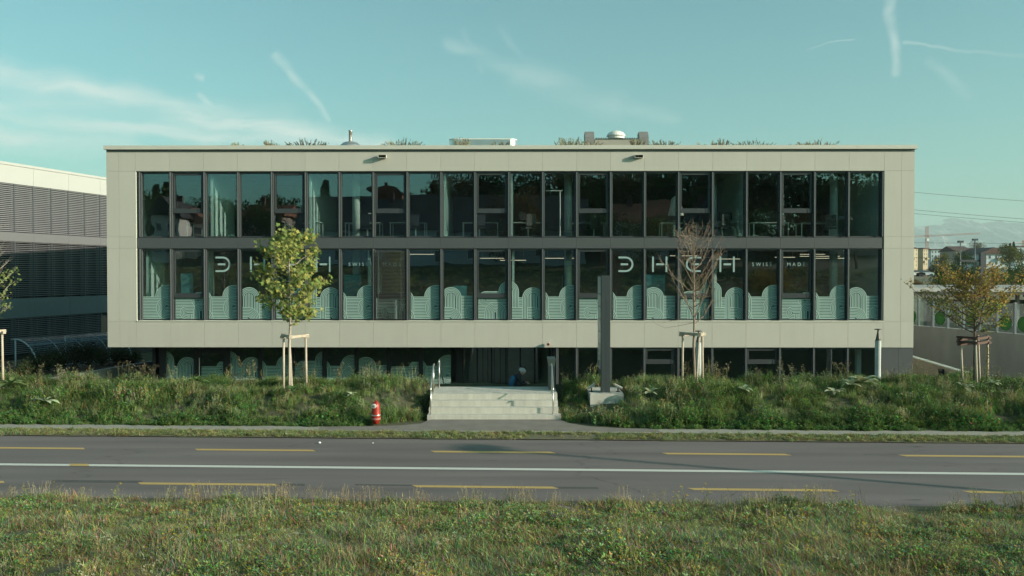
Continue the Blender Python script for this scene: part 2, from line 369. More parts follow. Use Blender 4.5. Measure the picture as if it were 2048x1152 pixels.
def asphalt_mat():
    m = bpy.data.materials.new('asphalt'); m.use_nodes = True; nt = m.node_tree; p = nt.nodes['Principled BSDF']
    g = nt.nodes.new('ShaderNodeNewGeometry')
    mp = N(nt, 'ShaderNodeMapping'); mp.inputs['Scale'].default_value = (.12, 1.1, 1); mp.inputs['Rotation'].default_value = (0, 0, -RS)
    nt.links.new(g.outputs['Position'], mp.inputs[0])
    n1 = N(nt, 'ShaderNodeTexNoise'); n1.inputs['Scale'].default_value = 1.4; n1.inputs['Detail'].default_value = 5; nt.links.new(mp.outputs[0], n1.inputs['Vector'])
    c1 = nt.nodes.new('ShaderNodeValToRGB'); nt.links.new(n1.outputs[0], c1.inputs[0])
    c1.color_ramp.elements[0].position = .32; c1.color_ramp.elements[1].position = .72
    c1.color_ramp.elements[0].color = (.124, .107, .103, 1); c1.color_ramp.elements[1].color = (.176, .152, .143, 1)
    # fine aggregate
    n2 = N(nt, 'ShaderNodeTexNoise'); n2.inputs['Scale'].default_value = 55; n2.inputs['Detail'].default_value = 2; nt.links.new(g.outputs['Position'], n2.inputs['Vector'])
    r2 = N(nt, 'ShaderNodeMapRange'); nt.links.new(n2.outputs[0], r2.inputs['Value']); r2.inputs['From Min'].default_value = .3; r2.inputs['From Max'].default_value = .7
    r2.inputs['To Min'].default_value = .86; r2.inputs['To Max'].default_value = 1.14
    # dark repair and oil marks
    mp3 = N(nt, 'ShaderNodeMapping'); mp3.inputs['Scale'].default_value = (.55, 2.6, 1); nt.links.new(g.outputs['Position'], mp3.inputs[0])
    n3 = N(nt, 'ShaderNodeTexNoise'); n3.inputs['Scale'].default_value = 1.6; n3.inputs['Detail'].default_value = 3; nt.links.new(mp3.outputs[0], n3.inputs['Vector'])
    r3 = N(nt, 'ShaderNodeMapRange'); nt.links.new(n3.outputs[0], r3.inputs['Value']); r3.inputs['From Min'].default_value = .70; r3.inputs['From Max'].default_value = .76
    r3.inputs['To Min'].default_value = 1; r3.inputs['To Max'].default_value = .55
    f = math_n(nt, 'MULTIPLY', r2.outputs[0], r3.outputs[0])
    # polished wheel tracks along the road and a few thin sealed cracks
    sx = nt.nodes.new('ShaderNodeSeparateXYZ'); nt.links.new(g.outputs['Position'], sx.inputs[0])
    rr_ = math_n(nt, 'SUBTRACT', sx.outputs[1], math_n(nt, 'MULTIPLY', sx.outputs[0], RS))
    tr_ = math_n(nt, 'SINE', math_n(nt, 'MULTIPLY', rr_, 7.2)); f = math_n(nt, 'MULTIPLY', f, math_n(nt, 'ADD', math_n(nt, 'MULTIPLY', tr_, .045), 1))
    mp4 = N(nt, 'ShaderNodeMapping'); mp4.inputs['Scale'].default_value = (.10, .34, 1); 
    wz = vmath(nt, 'SCALE', n1.outputs['Color'], scale=.5); wa = vmath(nt, 'ADD', g.outputs['Position'], wz.outputs[0]); nt.links.new(wa.outputs[0], mp4.inputs[0])
    vo = N(nt, 'ShaderNodeTexVoronoi', feature='DISTANCE_TO_EDGE'); vo.inputs['Scale'].default_value = 1; nt.links.new(mp4.outputs[0], vo.inputs['Vector'])
    r5 = N(nt, 'ShaderNodeMapRange'); nt.links.new(vo.outputs['Distance'], r5.inputs['Value']); r5.inputs['From Min'].default_value = .0; r5.inputs['From Max'].default_value = .006
    r5.inputs['To Min'].default_value = .72; r5.inputs['To Max'].default_value = 1; f = math_n(nt, 'MULTIPLY', f, r5.outputs[0])
    sc = vmath(nt, 'SCALE', c1.outputs[0], scale=f)
    nt.links.new(sc.outputs[0], p.inputs['Base Color']); p.inputs['Roughness'].default_value = .85
    b = nt.nodes.new('ShaderNodeBump'); b.inputs['Strength'].default_value = .25; b.inputs['Distance'].default_value = .01
    nt.links.new(n2.outputs[0], b.inputs['Height']); nt.links.new(b.outputs[0], p.inputs['Normal'])
    return m
M_asph = asphalt_mat()
strip('road', 15.2, 21.42, 0, M_asph)
M_path = mat('path_asphalt', (.30, .285, .24), .9, var=.12, scale=2, bump=.2, bscale=70, coord='World')
strip('sidewalk', 22.28, 22.95, .03, M_path, wob=.05)
M_verge = mat('verge_soil', (.17, .15, .09), .95, scale=2.5, col2=(.08, .085, .045), coord='World')
strip('verge_ground', 21.38, 22.3, .022, M_verge, n=160, wob=.04)
# apron in front of the stairs
ap = MB()
ptsA = [(-5.2, 23.10), (-4.0, 23.13), (-3.1, 23.25), (-2.55, 23.55), (-2.3, 24.25), (1.35, 24.25), (1.6, 23.6), (2.1, 23.1), (2.9, 22.85), (3.9, 22.72), (3.9, 22.3), (1, 22.42), (-2, 22.5), (-5.2, 22.6)]
ap.add([(x, y, .034) for x, y in ptsA], [list(range(len(ptsA)))[::-1]])
o = ap.build('apron_pavement', mat('apron_asphalt', (.20, .18, .155), .9, var=.15, scale=2, bump=.2, bscale=70, coord='World')); o['kind'] = 'structure'
# sand patch on the verge
sp = MB(); c = Vector((1.25, 21.78)); pts = []
for k in range(28):
    a = 2 * math.pi * k / 28; rr = 1 + .25 * fbm(math.cos(a), math.sin(a), 2)
    pts.append((c.x + math.cos(a) * .95 * rr, c.y + math.sin(a) * .30 * rr, .017))
sp.add(pts, [list(range(28))]); o = sp.build('bare_sand', mat('sand', (.44, .37, .26), .95, var=.25, scale=14, bump=.5, bscale=60, coord='World')); o['kind'] = 'structure'

# road markings: thin worn paint, 4 mm above the asphalt
def paint_mat(name, col, wear=.62):
    m = bpy.data.materials.new(name); m.use_nodes = True; nt = m.node_tree; p = nt.nodes['Principled BSDF']
    g = nt.nodes.new('ShaderNodeNewGeometry')
    n1 = N(nt, 'ShaderNodeTexNoise'); n1.inputs['Scale'].default_value = 9; n1.inputs['Detail'].default_value = 6; nt.links.new(g.outputs['Position'], n1.inputs['Vector'])
    cr = nt.nodes.new('ShaderNodeValToRGB'); nt.links.new(n1.outputs[0], cr.inputs[0])
    cr.color_ramp.elements[0].position = wear; cr.color_ramp.elements[1].position = wear + .14
    cr.color_ramp.elements[0].color = (*col, 1); cr.color_ramp.elements[1].color = tuple(c * .45 for c in col) + (1,)
    nt.links.new(cr.outputs[0], p.inputs['Base Color']); p.inputs['Roughness'].default_value = .7; return m
M_wline = paint_mat('white_road_paint', (.60, .60, .54), .66); M_yline = paint_mat('yellow_road_paint', (.50, .34, .12), .64)
def marking(name, x0, x1, r, w, m, z=.004, skew=.12):
    b = MB(); n = max(1, int((x1 - x0) / 2)); vs = []; fs = []
    for i in range(n + 1):
        x = x0 + (x1 - x0) * i / n
        sk = skew if i == n else (-skew if i == 0 else 0)
        vs += [(x, r - w / 2 + RS * x, z), (x + (skew if i in (0, n) else 0) * (-1 if i == 0 else -1), r + w / 2 + RS * x, z)]
    for i in range(n): fs.append((2 * i, 2 * i + 2, 2 * i + 3, 2 * i + 1))
    b.add(vs, fs); o = b.build(name, m); o['kind'] = 'structure'; return o
marking('centre_line', -60, 60, 18.17, .185, M_wline, skew=0)
for x in (-18.6, -13.05, -7.48, -1.82, 3.62, 9.05, 14.6): marking('lane_dash', x, x + 2.85, 19.90, .185, M_yline)
for x in (-18.3, -12.95, -7.40, -1.87, 3.54, 8.80, 14.2): marking('lane_dash', x, x + 2.78, 16.63, .165, M_yline)
marking('yellow_patch_marking', -9.62, -9.2, 18.17, .22, M_yline, z=.008, skew=.14)
M_patch = mat('darker_repair', (.085, .082, .078), .9, var=.2, scale=5, coord='World')
for x0, x1, r, w in ((-9.3, -7.45, 16.75, .20), (-4.6, -4.1, 16.65, .16), (.93, 1.7, 16.63, .14), (-3.1, -1.95, 16.70, .1)):
    marking('asphalt_repair', x0, x1, r, w, M_patch, z=.003, skew=.03)

for px, py, w_, lab in ((638, 889, .045, 'larger white pebble on the far lane of the road'), (745, 887, .022, 'tiny white pebble on the road below the hydrant')):
    q = at(px, py, 20.9); t = MB(); t.lathe([(w_ * .6, 0), (w_, w_ * .35), (w_ * .7, w_ * .8), (0, w_)], 9); o = t.build('pebble', mat('pebble_white', (.7, .7, .66), .8), smooth=True); o.location = (q.x, 20.95, .001); tag(o, lab, 'pebble', 'pebbles on the road')
# ------------------------------------------------------------------ stairs with handrails
st = thing('entrance_stairs', 'pale concrete stairs of four steps leading over the grassy bank to the entrance', 'stairs', (-.5, 24.2, 0))
rr = .16; tt = .30
for i in range(4):
    b = MB(); x0, x1 = -1.92 + (.02 if i else -.0), 1.84 + (.06 if i == 0 else 0)
    y0 = i * tt; y1 = (i + 1) * tt if i < 3 else 2.5
    b.box(x0, x1, y0, y1, -.1, (i + 1) * rr)
    b.build('step' if i < 3 else 'landing', M_conc, st)
for i in range(14):
    if i < 12:
        b = MB(); b.box(-1.9, 1.84, 2.5 + i * .3, 2.5 + (i + 1) * .3, -1.7, .64 - (i + 1) * .17); b.build('rear_step', M_conc, st)
def railing(label, pts, post_ix, loc):
    t = thing('handrail', label, 'handrail', loc, group='steel handrails of the entrance stairs')
    L = Vector(loc); b = MB(); b.tube([Vector(p) - L for p in pts], .021, 8); b.build('rail', M_steel, t, smooth=True)
    for (p, zb) in post_ix:
        q = Vector(p) - L; b = MB(); b.tube([(q.x, q.y, zb - L.z), (q.x, q.y, q.z)], .019, 8); b.lathe([(.045, 0), (.045, .012), (.02, .014)], 12, cx=q.x, cy=q.y, cz=zb - L.z)
        b.build('post', M_steel, t, smooth=True)
xl, xr = -2.33, 1.18
for xx, s1, s2 in ((xl, 'left steel handrail climbing the front of the entrance stairs', 'steel handrail going down behind the landing at its left end'),
                   (xr, 'right steel handrail climbing the front of the entrance stairs', 'steel handrail going down behind the landing at its right end')):
    railing(s1, [(xx, 24.28, .84), (xx, 24.34, .92), (xx, 25.16, 1.48), (xx, 25.42, 1.49), (xx, 25.44, 1.44)], [((xx, 24.34, .92), .16), ((xx, 25.18, 1.48), .64)], (xx, 24.3, .16))
    railing(s2, [(xx + .06, 26.30, 1.46), (xx + .06, 26.5, 1.50), (xx + .06, 30.2, -.58)], [((xx + .06, 26.45, 1.49), .64), ((xx + .06, 28.9, .15), -.85)], (xx + .06, 26.45, .64))
pb = thing('entry_pillar', 'dark metal pillar with flared top beside the right handrail on the landing', 'pillar', (1.22, 25.95, .64))
box_obj('pillar_body', (-.09, .09, 0, .75, 0, .72), mat('pillar_metal', (.14, .14, .13), .5), pb)
b = MB(); b.prism([(-.09, .722), (.09, .722), (.125, .95), (-.125, .95)], 0, .75); b.build('flared_top', mat('pillar_top', (.24, .23, .19), .5), pb)

# ------------------------------------------------------------------ office building
BY = 36.0
bld = thing('office_building', 'long two storey office block with pale panel frame, glass bands and recessed ground floor', 'building', (0, BY, 0), R(-.3))
X0, X1 = -17.19, 16.98
OX0, OX1 = -15.93, 15.65
NW = 22; PW = (OX1 - OX0) / NW
ZT, ZP = 9.43, 8.53                  # under coping, top of upper windows
ZB1, ZB0 = 5.735, 5.26               # dark band
ZL0, ZBOT = 2.19, 1.066              # bottom of lower windows, bottom of frame
ZG = -1.62
# hidden backing, so joints show a dark line
b = MB()
b.box(X0 + .02, X1 - .02, .035, .20, ZP - .02, ZT); b.box(X0 + .02, X1 - .02, .035, .20, ZBOT + .02, ZL0 - .03)
b.box(X0 + .02, OX0 - .02, .035, .20, ZL0 - .03, ZP - .02); b.box(OX1 + .04, X1 - .02, .035, .20, ZL0 - .03, ZP - .02)
b.build('facade_backing', M_gap, bld)
GAP = .0035
def panel(x0, x1, z0, z1, m=M_panel, y0=0., name='facade_panel'):
    b = MB(); b.box(x0 + GAP, x1 - GAP, y0, y0 + .032, z0 + GAP, z1 - GAP); return b.build(name, m, bld)
xsT = [X0, -16.66, -15.95] + [OX0 + PW * k for k in range(1, NW)] + [15.70, 16.43, X1]
for a, c_ in zip(xsT[:-1], xsT[1:]):
    panel(a, c_, ZP, ZT - .10); panel(a, c_, ZBOT, ZL0 - .02)
for a, c_ in ((X0, -16.66), (-16.66, -15.95), (15.70, 16.43), (16.43, X1)):
    panel(a, c_, ZB1 + .02, ZP); panel(a, c_, ZB0, ZB1 + .02); panel(a, c_, ZL0 - .02, ZB0)
for k in range(NW):
    b = MB(); b.box(OX0 + PW * k + GAP, OX0 + PW * (k + 1) - GAP, .02, .05, ZB0 + .005, ZB1 - .02); b.build('spandrel_panel', M_band, bld)
box_obj('slab_edge', (OX0, OX1, .055, .3, ZB0, ZB1), M_black, bld)
# coping
cs = [X0 - .07] + [X0 + 3.0 + i * 2 * PW for i in range(11)] + [X1 + .07]
for a, c_ in zip(cs[:-1], cs[1:]):
    b = MB(); b.prism([(-.11, 9.44), (-.11, 9.605), (.45, 9.625), (.45, 9.44)], a + .002, c_ - .002, axis='x'); b.build('coping', M_coping, bld)
box_obj('shadow_gap', (X0 + .01, X1 - .01, -.0, .2, ZT - .10, 9.44), mat('gap_metal', (.14, .15, .14), .6), bld)
# reveals
box_obj('window_reveal', (OX0 - .018, OX0, .0, .26, ZL0, ZP), M_reveal, bld)
box_obj('window_reveal', (OX1 + .045, OX1 + .05 + .012, .0, .26, ZL0, ZP), M_frame, bld)
box_obj('window_sill', (OX0, OX1 + .04, -.035, .26, ZL0 - .02, ZL0 + .012), M_reveal, bld)
box_obj('window_head', (OX0, OX1 + .04, .01, .26, ZP - .018, ZP + .01), M_black, bld)
# side, back, roof, floors
for xa, xb in ((X0, X0 + .25), (X1 - .25, X1)):
    box_obj('side_wall', (xa, xb, .205, 26, ZBOT, ZT), M_panel, bld)
box_obj('back_wall', (X0, X1, 26.0, 26.25, ZG, ZT), M_panel, bld)
box_obj('roof', (X0 + .25, X1 - .25, .205, 26, 9.0, 9.35), M_concg, bld)
b = MB(); b.box(X0 + .01, X1 - .01, 25.9, 26.3, 9.35, 9.6); b.box(X0, X0 + .3, .5, 25.9, 9.44, 9.6); b.box(X1 - .3, X1, .5, 25.9, 9.44, 9.6); b.build('parapet', M_coping, bld)
box_obj('roof_substrate', (X0 + .3, X1 - .3, .46, 25.9, 9.35, 9.52), mat('roof_substrate', (.22, .19, .14), .95, var=.3), bld)
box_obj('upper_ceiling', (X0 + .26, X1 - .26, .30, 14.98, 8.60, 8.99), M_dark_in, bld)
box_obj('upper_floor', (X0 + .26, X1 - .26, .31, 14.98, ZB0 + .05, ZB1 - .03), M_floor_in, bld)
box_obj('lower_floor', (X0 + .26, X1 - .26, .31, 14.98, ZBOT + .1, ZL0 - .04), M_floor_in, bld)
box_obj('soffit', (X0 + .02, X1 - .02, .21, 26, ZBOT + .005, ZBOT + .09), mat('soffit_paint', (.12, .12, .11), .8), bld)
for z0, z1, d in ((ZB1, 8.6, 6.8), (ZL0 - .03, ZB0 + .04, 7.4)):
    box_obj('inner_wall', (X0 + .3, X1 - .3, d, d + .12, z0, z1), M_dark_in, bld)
def px2x(px, s=47.22): return (px - 1024) / s
# partitions lit by the sun through the glass (upper floor)
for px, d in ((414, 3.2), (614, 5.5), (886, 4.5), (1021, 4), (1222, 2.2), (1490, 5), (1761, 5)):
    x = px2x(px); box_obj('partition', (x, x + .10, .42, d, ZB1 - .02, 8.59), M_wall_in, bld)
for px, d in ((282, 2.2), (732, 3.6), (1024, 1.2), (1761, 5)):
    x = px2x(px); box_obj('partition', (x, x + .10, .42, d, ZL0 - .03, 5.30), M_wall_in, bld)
M_colin = mat('inner_column', (.40, .46, .43), .7)
for z0, z1 in ((ZB1 - .02, 8.59), (ZL0 - .03, 5.3)):
    for px in (395, 700, 1140, 1440, 1690):
        b = MB(); b.lathe([(.17, z0), (.17, z1)], 20, cx=px2x(px), cy=1.4); b.build('column', M_colin, bld, smooth=True)
# ground floor
GR = 1.75
M_gfr = mat('ground_frame_black', (.016, .018, .019), .5)
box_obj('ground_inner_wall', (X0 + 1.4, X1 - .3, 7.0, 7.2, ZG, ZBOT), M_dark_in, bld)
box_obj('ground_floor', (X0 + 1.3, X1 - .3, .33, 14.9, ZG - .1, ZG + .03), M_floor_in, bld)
box_obj('ground_side_wall', (-16.05, -15.9, GR, 25.9, ZG, ZBOT), M_gfr, bld); box_obj('ground_side_wall', (X1 - .28, X1 - .01, 3.01, 25.9, ZG, ZBOT), M_gfr, bld)
box_obj('recess_side_wall', (1.70, 1.82, .30, GR + .1, ZG, ZBOT), M_gfr, bld)
for a, c_ in ((15.67, 16.37), (16.37, X1)):
    panel(a, c_, ZG, ZBOT - .01, M_band, .04, 'plinth_panel')
box_obj('plinth_backing', (15.68, X1 - .02, .09, 3, ZG, ZBOT), M_black, bld)
box_obj('ground_column', (14.95, 15.15, .9, 1.1, ZG, ZBOT), M_white, bld)

# -------- window film print
UPX = 47.22
class Film:
    """decorative window film: pale strips on a darker sheet, clipped to the pane; units are 1/47.22 m"""
    def __init__(s, u0, u1, v0, v1): s.b = MB(); s.clip = (u0, u1, v0, v1); s.layer = 0
    def poly(s, pts, mi, dy=0.):
        u0, u1, v0, v1 = s.clip
        for ax, lim, sg in ((0, u0, 1), (0, u1, -1), (1, v0, 1), (1, v1, -1)):
            out = []
            for i in range(len(pts)):
                p, q = pts[i], pts[(i + 1) % len(pts)]
                a, c = (p[ax] - lim) * sg, (q[ax] - lim) * sg
                if a >= 0: out.append(p)
                if (a >= 0) != (c >= 0):
                    t = a / (a - c); out.append((p[0] + (q[0] - p[0]) * t, p[1] + (q[1] - p[1]) * t))
            pts = out
            if len(pts) < 3: return
        y = -(s.layer * .0016 + dy)
        s.b.add([(p[0] / UPX, y, p[1] / UPX) for p in pts], [list(range(len(pts)))], mi)
    def ring(s, cu, cv, r0, r1, a0, a1, mi, dy=0.):
        n = max(3, int(abs(a1 - a0) / (math.pi / 12)))
        for i in range(n):
            t0 = a0 + (a1 - a0) * i / n; t1 = a0 + (a1 - a0) * (i + 1) / n
            s.poly([(cu + r0 * math.cos(t0), cv + r0 * math.sin(t0)), (cu + r1 * math.cos(t0), cv + r1 * math.sin(t0)),
                    (cu + r1 * math.cos(t1), cv + r1 * math.sin(t1)), (cu + r0 * math.cos(t1), cv + r0 * math.sin(t1))], mi, dy)
    def rect(s, u0, u1, v0, v1, mi, dy=0.): s.poly([(u0, v0), (u1, v0), (u1, v1), (u0, v1)], mi, dy)
    def stripes(s, u0, u1, v0, v1, p=3.05, vert=False):
        s.rect(u0, u1, v0, v1, 1)
        a, e = (u0, u1) if vert else (v0, v1)
        t = e
        while t > a + .5:
            lo = max(a, t - p * .55)
            if vert: s.rect(lo, t, v0, v1, 0, .0008)
            else: s.rect(u0, u1, lo, t, 0, .0008)
            t -= p
        s.layer += 1
    def rings(s, cu, cv, r, n, a0, a1, legs=None, p=3.0, fill=None):
        s.ring(cu, cv, 0, r, a0, a1, 1)
        for k in range(n):
            s.ring(cu, cv, max(0, r - k * p - p * .55), r - k * p, a0, a1, 0, .0008)
        if legs is not None:
            s.rect(cu - r, cu + r, legs, cv, 1)
            for k in range(n):
                for sg in (-1, 1):
                    x0 = r - k * p - p * .55; x1 = r - k * p
                    s.rect(cu + sg * x0 if sg > 0 else cu - x1, cu + x1 if sg > 0 else cu - x0, legs, cv, 0, .0008)
        ri = r - n * p
        if fill and ri > 1:
            t = -ri + .4
            while t < ri - .3:
                h = math.sqrt(max(0, ri * ri - (t + 1) ** 2))
                s.rect(cu + t, cu + min(t + p * .54, ri), legs if legs is not None else cv, cv + h, 0, .0008); t += p
        s.layer += 1
    def c_left(s, cu, cv, r, n, ue, p=3.0):
        """C shape open to the right: rings round the left, straight runs to ue"""
        s.ring(cu, cv, 0, r, math.pi / 2, 3 * math.pi / 2, 1); s.rect(cu, ue, cv - r, cv + r, 1)
        for k in range(n):
            r1 = r - k * p; r0 = r1 - p * .55
            s.ring(cu, cv, r0, r1, math.pi / 2, 3 * math.pi / 2, 0, .0008)
            s.rect(cu, ue, cv + r0, cv + r1, 0, .0008); s.rect(cu, ue, cv - r1, cv - r0, 0, .0008)
        ri = r - n * p; t = ri
        while t > -ri:
            s.rect(cu - math.sqrt(max(0, ri * ri - t * t)) * 1.0, ue, cv + t - p * .55, cv + t, 0, .0008) if abs(t) < ri + .1 else None
            t -= p
        s.layer += 1
PI = math.pi
def motif(kind, f):
    if kind == 'A0' or kind == 'A':
        f.stripes(3, 68, 0, 45.5)
        if kind == 'A':
            f.rings(-10, 38, 23, 5, 0, PI / 2, legs=0); f.rings(-10, 0, 25, 6, 0, PI / 2)
        f.rings(57.5, 45, 24, 8, 0, PI); f.stripes(60.5, 68, 24, 45.5, vert=True)
        f.c_left(58, 22.5, 23, 6, 70)
    elif kind == 'B':
        f.stripes(38, 68, 0, 47); f.rings(19.5, 43.5, 21, 4, 0, PI, legs=0, fill=True)
        f.stripes(3, 17, 0, 24.3); f.rings(17, 0, 24.3, 7, 0, PI / 2); f.c_left(60, 14, 13, 4, 70)
    elif kind == 'C':
        f.stripes(3, 68, 0, 44); f.stripes(48, 66, 44, 54); f.rings(53, 44, 10, 3, PI / 2, PI)
        f.rings(52, 38.5, 13.5, 4, PI, 2 * PI); f.c_left(28, 13, 13, 4, 52)
        f.stripes(31.5, 39, 0, 10, vert=True); f.rings(57.8, 15, 16, 5, 0, PI, legs=0)
    elif kind == 'D':
        f.stripes(3, 68, 0, 44); f.stripes(20, 52, 44, 56); f.rings(20, 46, 10, 3, PI / 2, PI)
        f.rings(67.8, 56, 20.5, 5, PI / 2, PI, legs=44); f.rings(22, 40, 14, 4, PI, 1.5 * PI); f.rings(41, 13, 21.8, 7, 0, PI, legs=0)
    elif kind == 'E':
        f.stripes(3, 68, 0, 44); f.rings(0, 56, 20.5, 4, 0, PI / 2, legs=24, fill=True); f.stripes(3, 27, 0, 24)
        f.rings(48.3, 43, 21, 4, 0, PI, legs=0, fill=True); f.stripes(38, 50, 0, 24); f.rings(48.3, 0, 24, 7, 0, PI / 2)
SEQ = ['A0', 'C', 'A', 'B', 'D', 'E', 'A', 'C', 'A', 'B', 'D', 'E', 'A', 'C', 'A', 'B', 'D', 'E', 'A', 'C', 'A', 'B']
FILM_ME = {}
def film_mesh(kind, u0=6.2, u1=63.6, v1=90):
    key = (kind, u0, u1)
    if key not in FILM_ME:
        f = Film(u0, u1, .8, v1); motif(kind, f)
        me = bpy.data.meshes.new('window_film'); me.from_pydata(f.b.v, [], f.b.f); me.materials.append(M_film); me.materials.append(M_filmd)
        me.polygons.foreach_set('material_index', f.b.m); me.update(); FILM_ME[key] = me
    return FILM_ME[key]

# -------- windows (each a part: frame with pane, transom, film, hinges as sub-parts)
hinge_me = None
def make_mesh(mb, name, mats):
    me = bpy.data.meshes.new(name); me.from_pydata(mb.v, [], mb.f)
    for m in (mats if isinstance(mats, (list, tuple)) else [mats]): me.materials.append(m)
    if isinstance(mats, (list, tuple)) and len(mats) > 1: me.polygons.foreach_set('material_index', mb.m)
    me.update(); return me
WIN_ME = {}
def window_meshes(h, operable, tz):
    key = (round(h, 3), operable)
    if key in WIN_ME: return WIN_ME[key]
    w = PW
    fr = MB()
    fr.box(.065, w - .065, .16, .215, .0, .055)            # bottom
    fr.box(.065, w - .065, .10, .215, h - .07, h - .0)     # top blind box
    fr.box(.0651, .095, .17, .21, .055, h - .07); fr.box(w - .095, w - .0651, .17, .21, .055, h - .07)
    pane = MB(); pane.box(.095, w - .095, .185, .197, .055, h - .07)
    tr = MB()
    if operable:
        tr.box(.096, .155, .11, .182, tz + .19, h - .071); tr.box(w - .155, w - .096, .11, .182, tz + .19, h - .071)
        tr.box(.156, w - .156, .11, .182, h - .13, h - .071)
        tr.box(.096, w - .096, .09, .18, tz, tz + .19)
        tr.box(w - .27, w - .16, .075, .089, tz + .01, tz + .18)
    hg = MB()
    hg.box(w - .30, w - .10, .02, .158, -.012, .03)
    res = (make_mesh(fr, 'window', M_frame), make_mesh(pane, 'pane', M_glass), make_mesh(tr, 'transom', M_frame) if operable else None, make_mesh(hg, 'drip_bracket', M_black))
    WIN_ME[key] = res; return res
mull_me = {}
def mullion(x, z0, z1, y0=0.):
    key = round(z1 - z0, 3)
    if key not in mull_me:
        h = z1 - z0; b = MB(); b.box(-.06, .06, .05, .22, 0, h, 0)
        b.box(-.018, .018, .0, .05, .02, h - .02, 1); b.box(.062, .078, .08, .11, .02, h - .05, 1)
        for t in (.18, .36, .54, .72, .9):
            b.box(-.085, -.061, .06, .1, h * t, h * t + .05, 2)
        mull_me[key] = make_mesh(b, 'mullion', [M_frame, M_rail, M_black])
    link_mesh('mullion', mull_me[key], bld, (x, y0, z0))
windows = {}
for row, (z0, z1, tz) in enumerate(((ZB1, ZP - .02, 1.03), (ZL0 + .012, ZB0, .97))):
    for k in range(NW):
        x = OX0 + PW * k; op = (k % 3 == 1)
        me = window_meshes(z1 - z0, op, tz)
        wo_ = link_mesh('window', me[0], bld, (x, 0, z0)); windows[(row, k)] = wo_
        pn_ = link_mesh('pane', me[1], wo_); pr_ = random.Random(k * 7 + row); pn_.rotation_euler = (R(pr_.uniform(-.14, .14)), 0, R(pr_.uniform(-.16, .16)))   # panes never sit perfectly true
        if op: link_mesh('transom', me[2], wo_)
        link_mesh('drip_bracket', me[3], wo_)
        if row == 1 and k != 7:
            link_mesh('window_film', film_mesh(SEQ[k]), wo_, (0, .178 if not op else .1835, .05))
    for k in range(0, NW + 1): mullion(OX0 + PW * k if k else OX0 + .13, z0, z1)
link_mesh('window_film', film_mesh('C'), windows[(1, 7)], (0, .178, .05))
# ground floor glazing
gz0, gz1 = ZG + .03, ZBOT - .01
for k in range(12, NW):
    x = OX0 + PW * k
    if k == 12: continue
    me = window_meshes(gz1 - gz0, k in (15, 18, 21) and k != 21, 1.95)
    w_ = link_mesh('window', me[0], bld, (x, 0, gz0)); link_mesh('pane', me[1], w_)
    if me[2]: link_mesh('transom', me[2], w_)
    link_mesh('drip_bracket', me[3], w_)
    mullion(x, gz0, gz1)
b = MB(); b.box(1.83, OX0 + PW * 13 - .06, .19, .2, gz0, gz1); w_ = b.build('window', glass_mat('window_glass'), bld)
mullion(1.9, gz0, gz1)
PG = 1.431; x = px2x(320, 45)
gk = 0; gx0 = px2x(326, 45)
kinds = ['E', 'C', 'E', 'A', 'D', 'A', 'B', 'C', 'A']
M_filmg = M_film
for i in range(9):
    x = gx0 + PG * i; door = (i == 1)
    fr = MB(); ww = .055 if not door else .13
    fr.box(x - .09 if i else x - .20, x + .09, GR - .05, GR + .12, gz0, gz1)
    if door: fr.box(x + .09, x + PG - .09, GR - .04, GR + .1, gz1 - .42, gz1 - .2); fr.box(x + .09, x + .22, GR - .04, GR + .1, gz0, gz1 - .42); fr.box(x + PG - .22, x + PG - .09, GR - .04, GR + .1, gz0, gz1 - .42)
    if i == 8: fr.box(px2x(912, 45), px2x(912, 45) + .25, GR - .05, GR + .12, gz0, gz1)
    w_ = fr.build('door' if door else 'window', M_gfr, bld)
    b = MB(); b.box(x + .09, min(x + PG - .09, px2x(912, 45)), GR + .03, GR + .04, gz0, gz1 - (.42 if door else 0)); b.build('pane', M_glass, w_)
    fm = film_mesh(kinds[i], 4.5, 63, 90); o = link_mesh('window_film', fm, w_, (x, GR + .02, -.88))
    if door:
        b = MB(); b.tube([(x + .17, GR - .09, -1.0), (x + .17, GR - .09, .45)], .015, 6); b.build('handle', M_steel, w_)
# entrance zone: glass doors behind vertical black slats
ex0, ex1 = px2x(925, 45), px2x(1098, 45)
b = MB(); b.box(ex0, ex1, GR + .10, GR + .11, gz0, gz1); ew = b.build('entrance_glazing', M_glass, bld)
for i in range(7):
    xx = ex0 + (ex1 - ex0) * i / 6; box_obj('frame_post', (xx - .035, xx + .035, GR + .05, GR + .098, gz0, gz1), M_gfr, ew)
for xx in (px2x(938, 45), px2x(1006, 45)):
    for q in range(2):
        b = MB()
        for i in range(34):
            z = gz0 + .1 + i * .075; b.box(xx - .16, xx + .16, GR - .10 + q * .03, GR - .06 + q * .03, z, z + .012)
        break
    b.build('slatted_screen', mat('dark_slats', (.10, .105, .105), .4), bld)
for pxx in (975, 1000, 953, 965, 988, 1015):
    xx = px2x(pxx, 45); b = MB(); b.box(xx - .018, xx + .018, GR - .12, GR - .06, gz0, gz1 - .1); b.build('screen_fin', mat('fin_metal', (.05, .052, .052), .45), bld)

